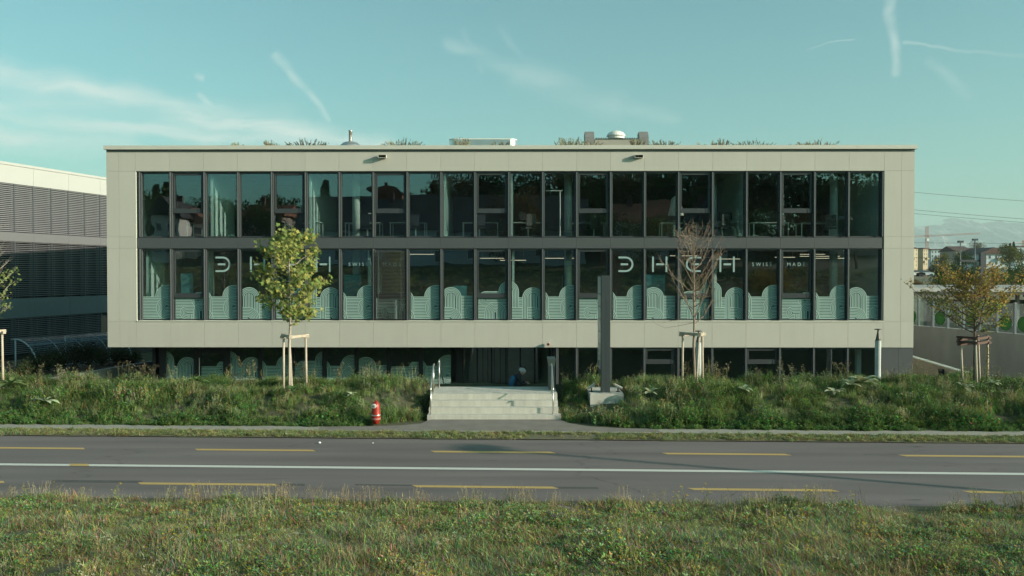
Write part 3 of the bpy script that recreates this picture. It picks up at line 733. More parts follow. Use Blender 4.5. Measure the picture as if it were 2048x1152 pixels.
# lettering on the lower windows
def bar(mb, u0, u1, v0, v1): mb.box(u0 / UPX, u1 / UPX, -.003, 0, v0 / UPX, v1 / UPX)
def letter_shape(ch):
    b = MB(); t = 3.7; H = 31.0
    if ch == 'H':
        bar(b, 0, t, 0, H); bar(b, 8.2, 23.2, H / 2 - 1.9, H / 2 + 1.9); bar(b, 27, 27 + t, 0, H)
    else:
        r = H / 2; n = 16; sg = 1 if ch == 'D' else -1; cx = 14.5 if ch == 'D' else 15.5
        P_ = lambda a, q: (cx + sg * q * math.cos(a), r + q * math.sin(a))
        for i in range(n):
            a0 = -PI / 2 + PI * i / n; a1 = -PI / 2 + PI * (i + 1) / n
            q = [P_(a0, r - t), P_(a0, r), P_(a1, r), P_(a1, r - t)]
            vs = [(p[0] / UPX, 0, p[1] / UPX) for p in q] + [(p[0] / UPX, -.003, p[1] / UPX) for p in q]
            b.add(vs, [(0, 1, 2, 3), (7, 6, 5, 4), (0, 4, 5, 1), (2, 6, 7, 3), (1, 5, 6, 2), (3, 7, 4, 0)])
        e0, e1 = (0, cx) if ch == 'D' else (cx, 30)
        bar(b, e0, e1, 0, t); bar(b, e0, e1, H - t, H)
        m0, m1 = (4.5, 19.5) if ch == 'D' else (11.5, 26.5)
        bar(b, m0, m1, H / 2 - 1.9, H / 2 + 1.9)
    return make_mesh(b, 'letter', M_letter)
LET = {c_: letter_shape(c_) for c_ in 'HDE'}
zlet = 4.2 + (547 - 544) / UPX - (ZL0 + .012)
for k0, xsL in ((2, (427.5, 497, 562, 629)), (14, (1237.5, 1305, 1372.5, 1440))):
    for j, (ch, pxx) in enumerate(zip('DHEH', xsL)):
        w_ = windows[(1, k0 + j)]
        link_mesh('letter', LET[ch], w_, (px2x(pxx) - (OX0 + PW * (k0 + j)), .16, zlet))
def text_mesh(txt, size, depth=.002, sp=1.0, m=None, name='lettering'):
    cu = bpy.data.curves.new(name, 'FONT'); cu.body = txt; cu.size = size; cu.extrude = depth; cu.space_character = sp; cu.resolution_u = 2
    tmp = bpy.data.objects.new('tmp', cu); C.objects.link(tmp)
    bpy.context.view_layer.update()
    me = bpy.data.meshes.new_from_object(tmp.evaluated_get(bpy.context.evaluated_depsgraph_get()))
    me.transform(Matrix.Rotation(R(90), 4, 'X')); me.name = name
    bpy.data.objects.remove(tmp); bpy.data.curves.remove(cu)
    me.materials.clear(); me.materials.append(m or M_letter); return me
swiss = text_mesh('SWISS', .215, sp=1.62); made = text_mesh('MADE', .215, sp=1.62)
zt_ = 4.2 + (547 - 532.0) / UPX - (ZL0 + .012)
for k, me, pxx in ((6, swiss, 695), (7, made, 764), (18, swiss, 1505), (19, made, 1575)):
    link_mesh('lettering', me, windows[(1, k)], (px2x(pxx) - (OX0 + PW * k), .16 if k != 7 else .165, zt_))

# external blind, lowered in front of the eighth lower window (swung slightly out)
bl = bpy.data.objects.new('external_blind', None); C.objects.link(bl); bl.parent = bld; bl.location = (OX0 + PW * 7 + .06, .01, ZL0)
slm = MB(); slm.box(0, PW - .14, -.022, .022, -.0012, .0012); slm_me = make_mesh(slm, 'slat', mat('slat_dark', (.13, .13, .125), .35, metal=.3))
for i in range(50):
    o = link_mesh('slat', slm_me, bl, (0, -.02, .10 + i * (ZB0 - ZL0 - .22) / 49)); o.rotation_euler = (R(18), R(.6 + .12 * math.sin(i)), 0)
b = MB(); b.box(-.0, PW - .14, -.055, .015, .02, .055); b.build('bottom_rail', M_black, bl)
for xx in (.16, PW - .32):
    b = MB(); b.box(xx, xx + .012, -.06, -.055, .05, ZB0 - ZL0 - .1); b.build('ladder_tape', M_rail, bl)
# small red warning light on the frame
al = thing('alarm_beacon', 'small red beacon light fixed low on the pale facade above the entrance', 'beacon', tuple(at(1097, 688, BY - .1)))
b = MB(); b.lathe([(.075, 0), (.075, .06)], 16); o = b.build('beacon_base', M_white, al); o.rotation_euler = (R(90), 0, 0)
b = MB(); b.lathe([(.06, .06), (.06, .13), (.04, .16), (.0, .165)], 16); o = b.build('beacon_lens', mat('red_lens', (.22, .06, .04), .35), al, smooth=True); o.rotation_euler = (R(90), 0, 0)
# cut overflow spouts high in the facade
for i, (px, lab) in enumerate(((765, 'left rectangular metal overflow spout under the coping'), (1277, 'right rectangular metal overflow spout under the coping'))):
    p = at(px, 313.2, BY - .06)
    t = thing('overflow_spout', lab, 'spout', (p.x, p.y, p.z), group='overflow spouts in the upper panels')
    b = MB(); w2, h2, d = .175, .065, .165
    b.box(-w2, w2, -d, .05, h2 - .012, h2); b.box(-w2, w2, -d, .05, -h2, -h2 + .012); b.box(-w2, -w2 + .012, -d, .05, -h2 + .012, h2 - .012); b.box(w2 - .012, w2, -d, .05, -h2 + .012, h2 - .012)
    b.build('spout_channel', M_coping, t); box_obj('spout_inside', (-w2 + .0125, w2 - .0125, -.02, .0, -h2 + .0125, h2 - .0125), M_black, t)

# interior things: desks, chairs, lamps
M_desk = mat('desk_white', (.55, .58, .55), .5); M_chair = mat('chair_dark', (.03, .035, .04), .6)
def make_desk():
    t = thing('office_desk', 'pale office desk with steel legs behind the upper windows', 'desk', group='office desks behind the windows')
    box_obj('desk_top', (-.8, .8, -.4, .4, .72, .75), M_desk, t)
    lg = MB(); lg.box(-.02, .02, -.02, .02, 0, .72); me = make_mesh(lg, 'leg', M_steel)
    for sx in (-.76, .76):
        for sy in (-.36, .36): link_mesh('leg', me, t, (sx, sy, 0))
    mn = MB(); mn.box(-.28, .28, .12, .14, .87, 1.2); mn.box(-.03, .03, .14, .17, .75, .95); mn.box(-.12, .12, .08, .22, .751, .765); mn.build('monitor', M_chair, t)
    return t
def make_chair():
    t = thing('office_chair', 'dark swivel chair at a desk behind the upper windows', 'chair', group='office chairs behind the windows')
    b = MB(); b.box(-.24, .24, -.24, .24, .44, .5); b.build('seat', M_chair, t)
    b = MB(); b.box(-.22, .22, -.27, -.22, .56, 1.05); b.build('backrest', M_chair, t)
    b = MB(); b.tube([(0, 0, .08), (0, 0, .44)], .03, 6)
    for k in range(5):
        a = k * 2 * PI / 5; b.tube([(0, 0, .1), (.28 * math.cos(a), .28 * math.sin(a), .04)], .02, 4)
    b.build('swivel_base', M_steel, t); return t
desk0 = make_desk(); chair0 = make_chair(); rnd = random.Random(3); first = True
spots = [(-13.6, 2.0), (-9.2, 1.7), (-6.6, 2.0), (-4.6, 1.9), (-1.4, 1.8), (.6, 1.7), (3.4, 2.1), (7.4, 2.0), (9.5, 1.7), (11.4, 1.8), (13.6, 2.1)]
for i, (x, y) in enumerate(spots):
    d = desk0 if first else copy_tree(desk0); c_ = chair0 if first else copy_tree(chair0); first = False
    NTH = {-13.6: 'second', -9.2: 'fifth', -6.6: 'seventh', -4.6: 'eighth', -1.4: 'eleventh', .6: 'twelfth', 3.4: 'fourteenth', 7.4: 'seventeenth', 9.5: 'eighteenth', 11.4: 'twentieth', 13.6: 'twenty first'}[x]
    d['label'] = 'pale office desk with screen behind the %s upper window from the left' % NTH; c_['label'] = 'dark swivel chair at the desk behind the %s upper window from the left' % NTH
    d.location = (x, BY + y, ZB1 - .03); d.rotation_euler.z = rnd.uniform(-.03, .03)
    c_.location = (x + rnd.uniform(-.4, .4), BY + y - .75, ZB1 - .03); c_.rotation_euler.z = rnd.uniform(-.6, .6)
lamp0 = None
for px, z1, lab in ((1120, 7.78, 'pale floor lamp with long arm seen behind the upper window near the middle'), (745, 6.8, 'short floor lamp seen behind the upper window left of the middle')):
    p = at(px, 470, BY + .7); t = thing('floor_lamp', lab, 'lamp', (p.x, p.y, ZB1 - .03))
    h = z1 - ZB1; b = MB(); b.tube([(0, 0, 0), (0, 0, h)], .028, 8); b.lathe([(.16, 0), (.16, .02)], 16); b.build('lamp_pole', M_white, t)
    b = MB(); b.box(-.62 if h > 1.5 else -.18, .1, -.05, .05, h, h + .035); b.build('lamp_head', M_white, t)
for px, py0 in ((930, 5), ):
    pass
# robe-like pale coats hanging behind an upper window
ct = thing('hanging_coat', 'pale coat hanging on a stand behind the upper window right of the middle', 'coat', tuple(at(1352, 466, BY + .8)))
b = MB(); b.tube([(0, 0, 0), (0, 0, 1.75)], .015, 6); b.build('coat_stand', M_steel, ct)
b = MB()
prof = [(0, 1.6, .05), (0, 1.45, .20), (0, 1.1, .25), (0, .75, .33)]
ring = []
for (o_, z, r) in prof:
    ring.append([(r * math.cos(a) * (1 + .12 * math.sin(5 * a)), r * .45 * math.sin(a), z) for a in [2 * PI * k / 20 for k in range(20)]])
vs = [q for rr_ in ring for q in rr_]; fs = [(i * 20 + k, i * 20 + (k + 1) % 20, (i + 1) * 20 + (k + 1) % 20, (i + 1) * 20 + k) for i in range(3) for k in range(20)]
b.add(vs, fs); b.build('coat_cloth', mat('coat_cloth', (.55, .50, .45), .9), ct, smooth=True)
# ceiling lights that are lit behind the lower right windows
M_lit = emit_mat('lit_tube', (1.0, .86, .58), .75)
for i, (pxa, pxb, py, d) in enumerate(((1550, 1590, 515, 3.2), (1600, 1690, 513, 4.6), (1630, 1700, 517, 2.8), (1716, 1752, 511, 4.0), (1340, 1395, 512, 4.2), (1425, 1480, 518.5, 2.2), (1000, 1052, 521, 1.8), (960, 1008, 517, 3.3), (1090, 1150, 517, 3.0), (815, 868, 509, 3.4), (1600, 1650, 509, 6))):
    a = at(pxa, py, BY + d); c_ = at(pxb, py, BY + d)
    t = thing('ceiling_lamp', 'slim lit ceiling lamp in the lower storey, %s' % ('left of the pair over MADE', 'longest one right of MADE', 'nearest one right of the word MADE', 'in the last window at the right', 'behind the bare tree and third letter', 'behind the last right letter H', 'left of the stair axis', 'second left of the stair axis', 'right of the stair axis', 'just right of the outside blind', 'highest one near the word MADE')[i], 'lamp', (a.x, a.y, a.z), group='linear lamps behind the lower windows')
    L_ = c_.x - a.x; b = MB(); b.box(0, L_, -.02, .02, 0, .022); b.build('lamp_tube', M_lit, t)
    b = MB(); b.box(.1, .108, -.004, .004, .036, 5.28 - a.z); b.box(L_ - .108, L_ - .1, -.004, .004, .036, 5.28 - a.z); b.build('suspension', M_steel, t)
# teal boards and boxes behind lower windows
for px0, px1, py0, py1, d, lab in ((1290, 1330, 548, 600, .9, 'teal notice board standing behind the lower window under the second H'), (688, 722, 548, 594, .8, 'teal panel standing behind the lower window beside the lettering'), (905, 934, 570, 605, 1.2, 'teal cabinet with small things on top behind the lower window'), (362, 386, 545, 590, 1.0, 'narrow teal cabinet behind the second lower window')):
    a = at(px0, py1, BY + d); c_ = at(px1, py0, BY + d)
    t = thing('standing_board', lab, 'board', (a.x, a.y, ZL0 - .03))
    box_obj('board_face', (0, c_.x - a.x, 0, .04, .12, c_.z - ZL0), mat('teal_board', (.06, .22, .24), .6), t)
    for q in (.03, c_.x - a.x - .07): box_obj('foot', (q, q + .04, -.15, .2, 0, .12), M_steel, t)

# ------------------------------------------------------------------ roof objects
def on_roof(px, d): 
    p = at(px, 292, BY + d); return Vector((p.x, BY + d, 9.52))
p = on_roof(701, 6); t = thing('roof_cowl', 'domed silver ventilation cowl with short pipe on the roof', 'vent', p); t.scale = (1, 1, 1.22)
b = MB(); b.lathe([(.55, 0), (.55, .62), (.60, .66), (.52, .80), (.35, .92), (.12, .97)], 24); b.build('cowl_body', M_steel, t, smooth=False)
b = MB(); b.lathe([(.085, .96), (.085, 1.36), (.10, 1.37), (.10, 1.42)], 12); b.build('cowl_pipe', M_steel, t, smooth=True)
p = on_roof(966, 7); t = thing('roof_skylight', 'long rounded silver roof hood among the roof grasses', 'roof hood', p); t.scale = (1, 1, 1.19)
b = MB(); pts = []
for k in range(24):
    a = 2 * PI * k / 24; pts.append((1.28 * (1 if math.cos(a) > 0 else -1) + .42 * math.cos(a), .42 * math.sin(a)))
b.prism(pts, 0, 1.16, axis='z'); b.build('hood_shell', M_steel, t)
b = MB(); b.prism([(x * 1.01, y * 1.02) for x, y in pts], 1.161, 1.20, axis='z'); b.build('hood_rim', M_white, t)
p = on_roof(1232, 9); t = thing('roof_shaft', 'grey louvred plant hood with two raised ends and a pale dome behind the roof grasses', 'plant hood', p); t.scale = (1, 1, 1.22)
M_shaft = mat('shaft_metal', (.33, .31, .26), .6, var=.1, scale=3, stretch=(8, 1, 1))
b = MB(); b.prism([(-.5, 0), (-.35, 1.42), (.35, 1.42), (.5, 0)], -1.15, 1.15, axis='x'); b.build('shaft_body', M_shaft, t)
for sx in (-1.42, 1.42):
    b = MB(); b.prism([(-.62, 0), (-.40, 1.5), (-.12, 1.76), (.35, 1.70), (.62, 0)], sx - .24, sx + .24, axis='x'); b.build('raised_end', mat('shaft_end', (.20, .20, .19), .6), t)
b = MB()
for i in range(18): b.box(-1.1 + i * .125, -1.03 + i * .125, -.42, .42, 1.421, 1.46)
b.build('ridge_cap', M_rail, t)
b = MB(); b.lathe([(.44, 1.461), (.44, 1.56), (.50, 1.57), (.50, 1.61), (.40, 1.72), (.22, 1.79), (0, 1.81)], 24); b.build('pale_dome', M_white, t, smooth=False)

# ------------------------------------------------------------------ plants: blades, leaves, tufts
def blade(mb, p, az, h, w, lean, col, segs=2):
    d = Vector((math.cos(az), math.sin(az), 0)); s = Vector((-d.y, d.x, 0)); prev = None
    pts = []
    for i in range(segs + 1):
        t = i / segs; q = Vector(p) + d * (lean * t * t) + Vector((0, 0, h * (t - .18 * lean / max(h, .01) * t * t)))
        pts.append((q, w * (1 - t) ** .6))
    vs = []; fs = []
    for i, (q, ww) in enumerate(pts):
        if i < segs: vs += [q - s * ww / 2, q + s * ww / 2]
        else: vs += [q]
    for i in range(segs - 1): fs.append((2 * i, 2 * i + 1, 2 * i + 3, 2 * i + 2))
    fs.append((2 * (segs - 1), 2 * (segs - 1) + 1, 2 * segs))
    mb.add(vs, fs, 0, col)
def leaf(mb, p, d, up, L, w, col, fold=0.):
    d = Vector(d).normalized(); s = d.cross(Vector(up)); s = s.normalized() if s.length > 1e-3 else Vector((1, 0, 0))
    n = s.cross(d); p = Vector(p)
    mb.add([p, p + d * L * .45 + s * w / 2 + n * fold, p + d * L, p + d * L * .45 - s * w / 2 + n * fold], [(0, 1, 2, 3)], 0, col)
def jit(r, c, a=.15): 
    k = 1 + r.uniform(-a, a); return (c[0] * k * (1 + r.uniform(-.08, .08)), c[1] * k, c[2] * k * (1 + r.uniform(-.1, .1)))
GREEN = (.245, .275, .115); GREEN2 = (.165, .215, .09); OLIVE = (.37, .345, .17); STRAW = (.50, .42, .26); BROWN = (.30, .20, .12); PALE = (.42, .40, .25); DKG = (.07, .13, .055)
def jit2(r, c): return jit(r, tuple(x * r.choice((.55, .85, 1.0, 1.25, 1.55)) for x in c), .15)
def tuft_grass(r, n, rad, h0, h1, cols, lean=.6, w=.010):
    mb = MB()
    for i in range(n):
        a = r.uniform(0, 2 * PI); q = rad * math.sqrt(r.random()); h = r.uniform(h0, h1)
        blade(mb, (q * math.cos(a), q * math.sin(a), -.02), r.uniform(0, 2 * PI), h, w * r.uniform(.7, 1.4), h * r.uniform(.1, lean), jit2(r, r.choice(cols)))
    return mb
def tuft_herb(r, n, rad, h, cols, L=.06, lw=.03):
    mb = MB()
    for i in range(n):
        a = r.uniform(0, 2 * PI); q = rad * math.sqrt(r.random()); hh = h * r.uniform(.5, 1); base = Vector((q * math.cos(a), q * math.sin(a), 0))
        tip = base + Vector((r.uniform(-.3, .3) * hh, r.uniform(-.3, .3) * hh, hh)); col = r.choice(cols)
        mb.tube([base, tip], [.004, .002], 3, caps=False, col=jit(r, col, .2))
        for k in range(9):
            t = r.uniform(.15, 1.05); p = base.lerp(tip, t); aa = r.uniform(0, 2 * PI)
            leaf(mb, p, (math.cos(aa), math.sin(aa), r.uniform(-.1, .9)), (r.uniform(-.3, .3), r.uniform(-.3, .3), 1), L * r.uniform(.5, 1.3), lw * r.uniform(.6, 1.2), jit2(r, col))
    return mb
def tuft_stalks(r, n, rad, h0, h1, col, head=.05, nhead=7):
    mb = MB()
    for i in range(n):
        a = r.uniform(0, 2 * PI); q = rad * math.sqrt(r.random()); h = r.uniform(h0, h1); base = Vector((q * math.cos(a), q * math.sin(a), 0))
        tip = base + Vector((r.uniform(-.25, .25) * h, r.uniform(-.25, .25) * h, h)); c_ = jit(r, col, .2)
        mid = base.lerp(tip, .5) + Vector((0, 0, h * .03)); mb.tube([base, mid, tip], [.003, .0025, .002], 3, caps=False, col=c_)
        for k in range(nhead):
            aa = r.uniform(0, 2 * PI); p = base.lerp(tip, r.uniform(.72, 1.02)); leaf(mb, p, (math.cos(aa) * .6, math.sin(aa) * .6, 1), (math.sin(aa), math.cos(aa), .2), head * r.uniform(.5, 1.1), head * .28, jit(r, col, .25))
    return mb
def tuft_umbel(r, n, h0, h1, scol, fcol, rad=.15, size=.05):
    mb = MB()
    for i in range(n):
        a = r.uniform(0, 2 * PI); q = rad * math.sqrt(r.random()); h = r.uniform(h0, h1); base = Vector((q * math.cos(a), q * math.sin(a), 0))
        tip = base + Vector((r.uniform(-.2, .2) * h, r.uniform(-.2, .2) * h, h)); mb.tube([base, tip], [.005, .003], 3, caps=False, col=jit(r, scol, .2))
        for s_ in range(r.randint(3, 6)):
            t = r.uniform(.55, 1); p = base.lerp(tip, t); aa = r.uniform(0, 2 * PI); e = p + Vector((math.cos(aa) * .09, math.sin(aa) * .09, .10)) * r.uniform(.6, 1.2)
            mb.tube([p, e], .002, 3, caps=False, col=jit(r, scol, .2))
            for k in range(6):
                bb = r.uniform(0, 2 * PI); leaf(mb, e + Vector((r.uniform(-1, 1), r.uniform(-1, 1), r.uniform(-.5, .5))) * size * .5, (math.cos(bb), math.sin(bb), .3), (0, 0, 1), size * .55, size * .4, jit(r, fcol, .2))
        for k in range(5):
            bb = r.uniform(0, 2 * PI); leaf(mb, base.lerp(tip, r.uniform(.05, .6)), (math.cos(bb), math.sin(bb), .5), (0, 0, 1), .09, .025, jit(r, scol, .2))
    return mb
def proto_coll(name, items, material):
    col = bpy.data.collections.new(name); names = []
    for nm, mb in items:
        me = bpy.data.meshes.new(nm); me.from_pydata(mb.v, [], mb.f); me.materials.append(material)
        ca = me.color_attributes.new('Col', 'FLOAT_COLOR', 'CORNER'); data = []
        for f, c_ in zip(mb.f, mb.c):
            c_ = c_ or (.1, .1, .1); data += [c_[0], c_[1], c_[2], 1.0] * len(f)
        ca.data.foreach_set('color', data); me.update()
        o = bpy.data.objects.new(nm, me); col.objects.link(o); names.append(o.name)
    return col, sorted(names)
def scatter(name, pts, coll, label, cat):
    """pts: (x,y,z,rotz,tilt,scale,index): one object that instances the plants of a collection on its points"""
    me = bpy.data.meshes.new(name); me.vertices.add(len(pts))
    me.vertices.foreach_set('co', [c_ for p in pts for c_ in p[:3]])
    a = me.attributes.new('rot', 'FLOAT_VECTOR', 'POINT'); a.data.foreach_set('vector', [c_ for p in pts for c_ in (p[4] * math.sin(p[3] * 7), p[4] * math.cos(p[3] * 5), p[3])])
    a = me.attributes.new('scl', 'FLOAT', 'POINT'); a.data.foreach_set('value', [p[5] for p in pts])
    a = me.attributes.new('idx', 'INT', 'POINT'); a.data.foreach_set('value', [p[6] for p in pts])
    o = bpy.data.objects.new(name, me); C.objects.link(o)
    ng = bpy.data.node_groups.new(name, 'GeometryNodeTree')
    ng.interface.new_socket('Geometry', in_out='INPUT', socket_type='NodeSocketGeometry'); ng.interface.new_socket('Geometry', in_out='OUTPUT', socket_type='NodeSocketGeometry')
    gi = ng.nodes.new('NodeGroupInput'); go = ng.nodes.new('NodeGroupOutput'); ip = ng.nodes.new('GeometryNodeInstanceOnPoints')
    ci = ng.nodes.new('GeometryNodeCollectionInfo'); ci.inputs['Collection'].default_value = coll; ci.inputs['Separate Children'].default_value = True; ci.inputs['Reset Children'].default_value = True
    def na(nm, ty):
        n = ng.nodes.new('GeometryNodeInputNamedAttribute'); n.data_type = ty; n.inputs['Name'].default_value = nm; return n.outputs['Attribute']
    ng.links.new(gi.outputs[0], ip.inputs['Points']); ng.links.new(ci.outputs[0], ip.inputs['Instance']); ip.inputs['Pick Instance'].default_value = True
    ng.links.new(na('idx', 'INT'), ip.inputs['Instance Index']); ng.links.new(na('rot', 'FLOAT_VECTOR'), ip.inputs['Rotation']); ng.links.new(na('scl', 'FLOAT'), ip.inputs['Scale'])
    ng.links.new(ip.outputs[0], go.inputs[0])
    md = o.modifiers.new('scatter', 'NODES'); md.node_group = ng
    tag(o, label, cat, kind='stuff'); return o

r = random.Random(11)
items = []
for i in range(4): items.append(('grass_green_%d' % i, tuft_grass(r, 70, .18, .05, .17, [GREEN, GREEN2, OLIVE, PALE, GREEN, STRAW], 1.7, .012)))
for i in range(3): items.append(('grass_mixed_%d' % i, tuft_grass(r, 66, .18, .05, .18, [OLIVE, PALE, STRAW, GREEN, GREEN, GREEN2, BROWN], 1.7, .011)))
for i in range(2): items.append(('grass_straw_%d' % i, tuft_grass(r, 50, .17, .06, .20, [STRAW, OLIVE, BROWN, PALE, GREEN, GREEN2], 1.5, .010)))
for i in range(4): items.append(('herb_%d' % i, tuft_herb(r, 17, .17, .14, [GREEN, GREEN2, OLIVE, PALE, GREEN], .05, .020)))
for i in range(2): items.append(('stalk_%d' % i, tuft_stalks(r, 7, .16, .20, .42, (.42, .34, .24), head=.035, nhead=5)))
items.append(('umbel_white', tuft_umbel(r, 3, .22, .42, OLIVE, (.62, .60, .5), size=.035)))
items.append(('flower_purple', tuft_umbel(r, 3, .16, .3, GREEN, (.34, .24, .40), size=.026)))
items.append(('flower_yellow', tuft_umbel(r, 1, .25, .4, GREEN, (.75, .52, .06), size=.03)))
MEAD, mnames = proto_coll('meadow_plants', items, M_plant)
def pick(names, prefix, r): 
    c_ = [i for i, n in enumerate(names) if n.startswith(prefix)]; return r.choice(c_)
pts = []
r = random.Random(5)
def mead_pt(x, y, z, names, r, edge=False, tall=1.0):
    n1 = fbm(x, y, .55, 2) + .35 * fbm(x + 40, y, 1.8, 2); n2 = fbm(x + 20, y - 9, .8, 2); u_ = r.random()
    if u_ < .012: k = 'stalk'
    elif u_ < .016 : k = 'umbel_white'
    elif u_ < .034 and n2 > .1: k = 'flower_purple'
    elif u_ < .0341: k = 'flower_yellow'
    elif n1 > .28: k = 'grass_straw' if u_ < .3 else 'grass_mixed'
    elif n1 > .0: k = 'grass_mixed' if u_ < .5 else ('grass_green' if u_ < .8 else 'herb')
    elif n2 > .12: k = 'herb' if u_ < .7 else 'grass_green'
    else: k = 'grass_green' if u_ < .75 else ('herb' if u_ < .9 else 'grass_mixed')
    if edge and r.random() < (.30 if fbm(x, 5, .9) > .05 else .10): k = 'stalk'
    s_ = r.uniform(.6, 1.15) * tall * (1 + .9 * fbm(x, y, 1.1, 2))
    s_ = min(s_, 1.15 if k not in ('stalk', 'umbel_white') else .95)
    return (x, y, z, r.uniform(0, 6.28), r.uniform(0, .25), s_, pick(names, k, r))
for i in range(17500):
    y = 8.6 + 7.0 * r.random() ** .9; x = r.uniform(-1, 1) * (y * .62 + 2.5)
    y2 = y + RS * x
    if y > 15.35 + .25 * fbm(x, 3, .8): continue
    pts.append(mead_pt(x, y2, ground_z(x, y2) - .01, mnames, r, edge=y > 14.9))
scatter('meadow_grass', pts, MEAD, 'uncut meadow of green and straw coloured grass with small flowers in front of the road', 'grass')
# low verge between road and path
pts = []
for i in range(5200):
    x = r.uniform(-19, 19); q = 21.46 + .80 * r.random(); y = q + RS * x
    if abs(x - 1.25) < .95 * (1 + .2 * fbm(x, y, 3)) and q - 21.4 < .62 and r.random() < .93: continue
    pts.append((x, y, .02, r.uniform(0, 6.28), r.uniform(0, .5), r.uniform(.28, .55) * (1 + .3 * fbm(x, y, 1.5)), pick(mnames, r.choice(['grass_mixed', 'grass_green', 'herb', 'herb', 'grass_mixed', 'grass_straw']), r)))
scatter('verge_grass', pts, MEAD, 'low strip of trodden grass between the road and the narrow path', 'grass')
# bank
items = []; r = random.Random(21)
BG = (.16, .245, .08); BG2 = (.22, .285, .105); GREYG = (.32, .33, .20)
for i in range(4): items.append(('grass_long_%d' % i, tuft_grass(r, 52, .17, .14, .38, [BG, BG2, OLIVE, GREEN], .9, .011)))
for i in range(2): items.append(('grass_pale_%d' % i, tuft_grass(r, 40, .16, .15, .42, [PALE, OLIVE, STRAW, GREYG], .9, .009)))
for i in range(4): items.append(('herb_bush_%d' % i, tuft_herb(r, 18, .17, .34, [BG, BG2, DKG, GREEN2], .060, .017)))
for i in range(2): items.append(('herb_grey_%d' % i, tuft_herb(r, 14, .16, .42, [GREYG, OLIVE, PALE], .05, .02)))
for i in range(2): items.append(('leafy_low_%d' % i, tuft_herb(r, 14, .17, .20, [(.14, .24, .08), BG, (.19, .27, .10)], .085, .045)))
for i in range(2): items.append(('seed_tall_%d' % i, tuft_umbel(r, 4, .45, .8, OLIVE, (.33, .26, .20), size=.055)))
items.append(('white_umbel', tuft_umbel(r, 2, .35, .55, OLIVE, (.60, .58, .50), size=.035)))
items.append(('dry_brown', tuft_grass(r, 40, .2, .08, .22, [(.26, .18, .12), BROWN, STRAW], 1.2, .01)))
BANK, bnames = proto_coll('bank_plants', items, M_bankp)
pts = []; r = random.Random(8)
for i in range(19000):
    x = r.uniform(-21, 21); q = 22.9 + 6.0 * r.random() ** 1.25; y = q + RS * x
    if -2.55 < x < 1.42 and y < 31: 
        if not (q < 24.0 and (x < -2.3 or x > 1.35)): continue
    if abs(x + .5) < 4.2 and q < 22.95 + 1.15 * smooth(4.2, 2.0, abs(x + .5)): continue
    if 2.2 < x < 3.4 and 24.5 < y < 26.4: continue
    if 2.25 < x < 3.35 and 24.0 < y < 24.6 and r.random() < .6: continue
    n1 = fbm(x, y, .5, 2) + .4 * fbm(x + 9, y, 1.6, 2); n2 = fbm(x - 30, y, .9, 2); u_ = r.random(); crest = y > 24.9
    if q < 23.4: k = 'leafy_low' if u_ < .6 else 'herb_bush'
    elif crest and u_ < .012: k = 'seed_tall'
    elif u_ < .012: k = 'white_umbel'
    elif n1 > .42: k = 'dry_brown' if u_ < .2 else ('grass_pale' if u_ < .45 else ('herb_grey' if u_ < .65 else 'herb_bush'))
    elif n1 > .12: k = 'grass_pale' if u_ < .14 else ('herb_grey' if u_ < .28 else ('herb_bush' if u_ < .62 else 'grass_long'))
    elif n2 > .05: k = 'herb_bush' if u_ < .7 else 'grass_long'
    else: k = 'grass_long' if u_ < .36 else ('herb_bush' if u_ < .70 else ('leafy_low' if u_ < .88 else 'herb_grey'))
    left = smooth(-6, -14, x)
    if left > 0 and crest and u_ > .88 and r.random() < left: k = 'herb_grey'
    s_ = r.uniform(.55, 1.1) * (1 + .85 * fbm(x, y, .9, 2)) * (.6 if q < 23.2 else 1)
    if y > 27: s_ *= .8
    if y > 24.9: s_ *= .86
    pts.append((x, y, ground_z(x, y) - .01, r.uniform(0, 6.28), r.uniform(0, .3), s_, pick(bnames, k, r)))
scatter('bank_vegetation', pts, BANK, 'thick green weeds and long grass covering the bank on both sides of the stairs', 'vegetation')
# tall weeds on the crest that stand up against the building
def tall_weed(px, Y, h, n, lab, seed, cols=((.17, .18, .10), (.30, .24, .18))):
    r = random.Random(seed); p = at(px, 780, Y); z = ground_z(p.x, Y)
    t = thing('tall_weed', lab, 'plant', (p.x, Y, z), group='tall weeds on top of the bank')
    mb = MB(); lv = MB()
    for i in range(n):
        a = r.uniform(0, 2 * PI); q = .22 * r.random(); hh = h * r.uniform(.6, 1); base = Vector((q * math.cos(a), q * math.sin(a), 0)); tip = base + Vector((r.uniform(-.28, .28) * hh, r.uniform(-.2, .2) * hh, hh))
        mb.tube([base, base.lerp(tip, .5) + Vector((.02, 0, .01)), tip], [.007, .005, .003], 4, col=jit(r, cols[0]))
        for k in range(26):
            tq = r.uniform(.12, 1.0); pp = base.lerp(tip, tq); aa = r.uniform(0, 2 * PI)
            if tq > .6:
                e = pp + Vector((math.cos(aa), math.sin(aa), 1.0)) * .07 * r.uniform(.5, 1.3); mb.tube([pp, e], .002, 3, caps=False, col=jit(r, cols[0]))
                for w_ in range(3): leaf(lv, e, (r.uniform(-1, 1), r.uniform(-1, 1), .5), (0, 0, 1), .04, .028, jit(r, cols[1], .25))
            else: leaf(lv, pp, (math.cos(aa), math.sin(aa), .35), (0, 0, 1), .12, .03, jit(r, cols[0], .3))
    mb.build('stem', M_bankp, t); lv.build('leaves', M_bankp, t)
